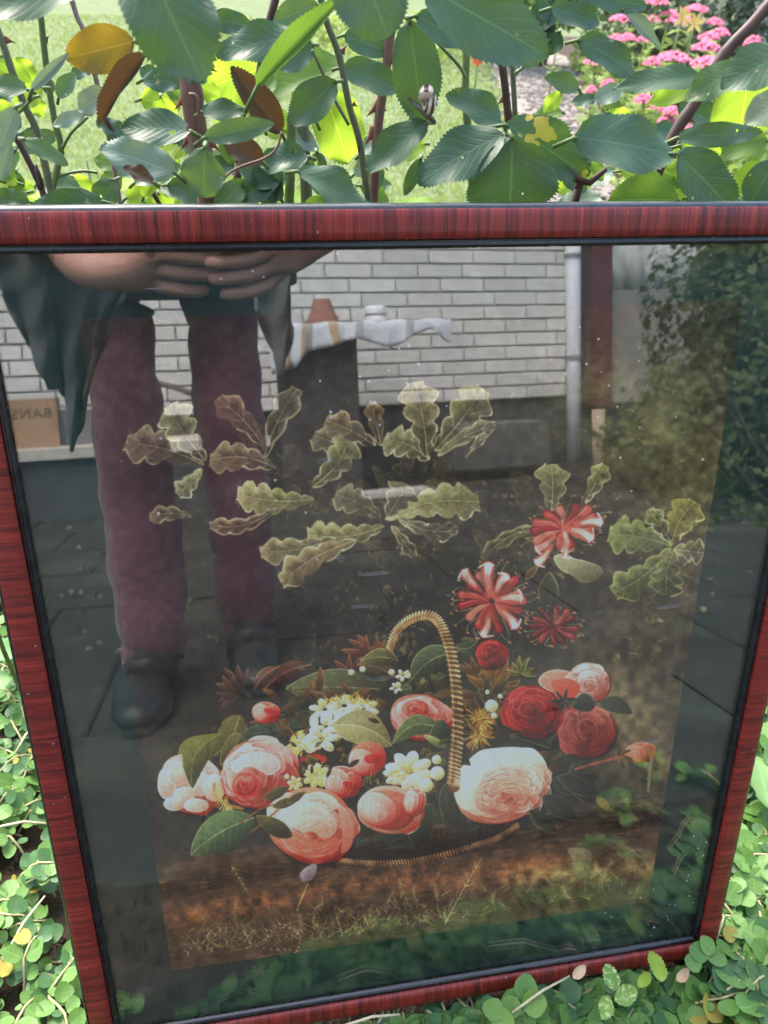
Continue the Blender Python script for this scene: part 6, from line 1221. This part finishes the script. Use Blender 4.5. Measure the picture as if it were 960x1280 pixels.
# far trees that close the garden (their feet show through from a step aside)
for i in range(12):
    a = -1.2 + i * .24; c = Vector((24 * math.sin(a), 27 * math.cos(a) * 1.0 + 2, 2.2)); bush('garden_tree', 'leafy tree in the row closing the far end of the garden, ' + ordn[i] + ' from the left', 'tree', c, (3., 1.6, 2.6), 1500, .42, HL2, 'trees closing the far end of the garden', 3)
# ================================================================ CREEPING GROUND COVER ROUND THE FRAME
CJ = leafmat('creeper_leaf', (.065, .175, .045), (.15, .315, .08), (.34, .56, .09), .28, .40, True, spots=((.42, .44, .14), 90, .73, .4), spec=.6, nv=4., holes=170)
CJ2 = leafmat('creeper_leaf_dark', (.045, .125, .045), (.095, .205, .08), (.26, .45, .09), .25, .40, False)
STR = mottled('creeper_stem', (.24, .22, .10), (.38, .34, .18), 50, .6)
def roundleaf(mb, c, nrm, d, r):
    """a small cupped round leaf with a notch at its stalk"""
    nrm = nrm.normalized(); y = (d - nrm * (d @ nrm)).normalized(); x = y.cross(nrm); o = len(mb.v); K = 11; cup = rnd.uniform(.05, .3)
    mb.v.append(tuple(c)); mb.v.append(tuple(c + y * r * 1.0 + nrm * -.06 * r))
    for i in range(K + 1):
        a = -math.pi * .5 + .30 + (2 * math.pi - .60) * i / K; rr = r * (1 + .05 * math.sin(3 * a + r * 900)); p = Vector((math.cos(a), math.sin(a) + 1.0))
        mb.v.append(tuple(c + x * rr * p.x + y * rr * p.y + nrm * (cup * r * abs(p.x) + rnd.uniform(-.09, .09) * r)))
    for i in range(K): mb.f.append([o + 1, o + 2 + i, o + 3 + i]); aa = [-math.pi * .5 + .30 + (2 * math.pi - .60) * q_ / K for q_ in (i, i + 1)]; mb.uv.append(((.5, .5), (.5 + .5 * math.cos(aa[0]), .5 + .5 * math.sin(aa[0])), (.5 + .5 * math.cos(aa[1]), .5 + .5 * math.sin(aa[1]))))
    mb.f.append([o, o + 2, o + 1]); mb.uv.append(((.5, 0), (.62, .03), (.5, .5))); mb.f.append([o, o + 1, o + 2 + K]); mb.uv.append(((.5, 0), (.5, .5), (.38, .03)))
def dens(x, y):
    f = .5 + .5 * math.sin(x * 9 + 2 * math.sin(y * 7)) * math.cos(y * 8 - x * 3)
    if y < .02: return 1. if (y > -.062 and x > -.12) or (y > -.03 and x < -.2) else (.03 if x > .15 else .0)
    if x > .1: return 1.0
    if x < -.15: return .03 + .52 * f
    return .6 + .4 * f
def front(x): return -.17 + .05 * math.sin(x * 6) - (.26 * max(0, min(1, (x - .12) / .2)))      # the plants stop where the paving starts
def inpic(x, y, z): # room taken by the leaning frame
    yy = (z + .03) * math.tan(TILT); return abs(x) < .272 and yy - .012 < y < yy + .03
LA, LB, LC, ST = MB(), MB(), MB(), MB(); nl = 0
for i in range(6400):
    x = rnd.uniform(-.95, .95) if i % 3 else rnd.choice((rnd.uniform(-.5, -.2), rnd.uniform(.15, .5))); y = rnd.uniform(-.55, .9)
    if i % 4 == 0: x = rnd.uniform(-.15, .42); y = rnd.uniform(-.12, .05)
    if y < front(x) + .02 or rnd.random() > dens(x, y): continue
    if abs(x) > .6 and i % 2: continue
    big = 1.0 if x > .0 else .8; a = rnd.uniform(0, 6.283); p = Vector((x, y, GZ + .004)); n = rnd.randint(3, 7); d = Vector((math.cos(a), math.sin(a), 0)); pts = [p.copy()]; h = rnd.uniform(.012, .036 if x < 0 else .045) if not (y < .035 and abs(x) < .275) else rnd.uniform(.002, .012)
    for s in range(n):
        d = (d + Vector((rnd.uniform(-.4, .4), rnd.uniform(-.4, .4), 0))).normalized(); p = p + d * rnd.uniform(.009, .015) * big; p.z = GZ + .004 + h * math.sin(math.pi * min(1, (s + 1) / n * .8)); pts.append(p.copy())
        if inpic(p.x, p.y, p.z) or p.y < front(p.x): break
        for sg in (-1, 1):
            r = rnd.choice((rnd.uniform(.0035, .007), rnd.uniform(.006, .0125), rnd.uniform(.007, .0115))) * big; q = (d.cross(Vector((0, 0, sg))) + d * .35 + Vector((0, 0, rnd.uniform(-.1, .5)))).normalized(); nr = Vector((rnd.uniform(-.7, .7), rnd.uniform(-.75, .5), 1)); e = p + q * r * 2.1
            if inpic(e.x, e.y, e.z) or inpic(p.x + q.x * r, p.y + q.y * r, p.z) : continue
            roundleaf(rnd.choice((LA,) * 20 + (LB,) * 13 + (LC,)), p + q * .002, nr, q, r); nl += 1
    if len(pts) > 2: ST.loft([(q, .0012, .0012) for q in pts], 5, cap=False)
root = thing('creeping_plants', 'mat of round-leaved creeping plants covering the soil on both sides of the frame', 'ground cover', (0, .1, GZ)); 
o = tag(LA.obj('leaves', CJ, root), kind='stuff'); o = tag(LB.obj('leaves', CJ2, root), kind='stuff'); tag(ST.obj('stems', STR, root), kind='stuff'); tag(LC.obj('leaves', leafmat('creeper_leaf_old', (.22, .26, .05), (.34, .34, .09), (.5, .5, .1), .25, .5, False, spots=((.30, .18, .08), 140, .55, .8)), root), kind='stuff'); root['kind'] = 'stuff'
# plants that stand out of the mat
def Zp(px, py, z): return Vz(px, py, z)
def sprig(name, label, cat, spots_, mat, pointed=None):
    c0 = Zp(spots_[0][0], spots_[0][1], -.015); t = thing(name, label, cat, (c0.x, c0.y, GZ)); base = Vector((c0.x, c0.y, GZ))
    for (px, py, r, a, z) in spots_:
        c = Zp(px, py, z); d = Vector((math.cos(a), math.sin(a), .1)); mb = MB()
        if pointed is None: roundleaf(mb, c - d * r, Vector((rnd.uniform(-.2, .2), -.45, 1)), d, r); mb.obj('leaf', mat, t)
        else: mb = leafmesh(r * 2.2, r * pointed, .2, .25, teeth=1.6, rows=8, cols=3, seed=px); place('leaf', mb, mat, c - d * r, c + d * r, Vector((.1, -.5, 1)), t)
        s = MB(); s.loft([(base, .001, .001), ((base + c) / 2 + Vector((0, 0, .005)), .001, .001), (c - d * r, .0008, .0008)], 5); s.obj('stalk', STR, t)
CLV = leafmat('clover_leaf', (.12, .24, .05), (.18, .34, .09), (.3, .5, .1), .25, .45, False)
SPK = leafmat('speckled_leaf', (.16, .32, .06), (.24, .42, .10), (.35, .55, .1), .25, .45, True, spots=((.62, .66, .28), 220, .55, .8))
sprig('clover', 'three-leaved clover standing just below the bottom rail', 'clover', ((656, 1236, 0.0105, 1.2, -.005), (644, 1252, 0.0105, 3.0, -.005), (668, 1254, 0.0105, 0, -.005)), CLV)
sprig('clover', 'small clover pair touching the bottom rail near the frame corner', 'clover', ((640, 1258, 0.0086, -2.4, .0), (616, 1262, 0.0086, 2.2, .0), (628, 1276, 0.0094, -.8, .0)), CLV)
sprig('speckled_plant', 'plant with toothed pale-speckled leaves near the middle of the bottom edge', 'plant', ((764, 1222, 0.0100, 1.4, .0), (782, 1244, 0.0105, .2, -.005), (758, 1258, 0.0094, -2.2, -.005)), SPK, .95 * 1.6)
sprig('creeper_shoot', 'upright creeper shoot overlapping the lower right corner of the frame', 'plant', ((882, 1182, 0.0078, 1.4, .012), (873, 1190, 0.0086, 2.4, .01), (864, 1204, 0.0078, 2.0, .006), (896, 1196, 0.0078, .2, .006)), CJ)
sprig('bright_leaf_plant', 'plant with one pointed yellow-green leaf against the bottom rail', 'plant', ((822, 1208, 0.0117, 1.5, .004), (806, 1224, 0.0078, -2.6, -.004)), leafmat('bright_leaf', (.30, .46, .06), (.38, .55, .08), (.5, .7, .1), .3, .5, True), 1.3)
sprig('broad_leaf_plant', 'large pale green leaf beside the right rail of the frame', 'plant', ((955, 975, 0.0296, 1.2, .03), (975, 940, 0.0234, .4, .03)), leafmat('broad_leaf', (.13, .26, .10), (.18, .33, .13), (.3, .5, .12), .25, .45, True), 1.5)
sprig('broad_leaf_plant', 'large glossy green leaf left of the frame at mid height', 'plant', ((2, 812, 0.0203, 2.4, .04), (0, 850, 0.0156, 2.0, .02)), leafmat('broad_leaf_left', (.10, .26, .08), (.16, .34, .11), (.3, .5, .12), .25, .4, True), 1.4)
# dry bits
DRY = mottled('dry_leaf', (.42, .26, .14), (.62, .44, .28), 60, .85)
for (px, py, lb) in ((716, 1222, 'curled dry brown leaf on a straw by the bottom rail'), (846, 1226, 'dry tan flower bract upright near the frame corner')):
    c = Zp(px, py, -.005); m = leafmesh(.015, .009, .5, .8, teeth=1, rows=6, cols=2, seed=px); o = place('dry_leaf', m, DRY, c, c + Vector((.012, .004, .006)), Vector((0, -.5, 1)), None); tag(o, lb, 'leaf')
TW = mottled('straw', (.46, .38, .22), (.62, .54, .36), 60, .7)
for i, (a, b, lb) in enumerate((((640, 1266), (712, 1220), 'pale straw lying from the clover up to the dry leaf'), ((0, 1033), (64, 1030), 'pale straw lying level left of the frame'), ((4, 1200), (56, 1120), 'straw slanting up through the creepers at the lower left'), ((430, 1282), (500, 1268), 'yellowish straw along the foot of the bottom rail'), ((905, 1240), (950, 1212), 'straw across the creepers at the lower right'), ((20, 940), (48, 905), 'thin straw on bare soil left of the frame'))):
    A_ = Zp(a[0], a[1], -.004); B_ = Zp(b[0], b[1], -.004); mb = MB(); mb.loft([(A_, .0011, .0011), ((A_ + B_) / 2 + Vector((0, 0, .006)), .0012, .0012), (B_, .0008, .0008)], 6); tag(mb.obj('straw', TW), lb, 'straw')
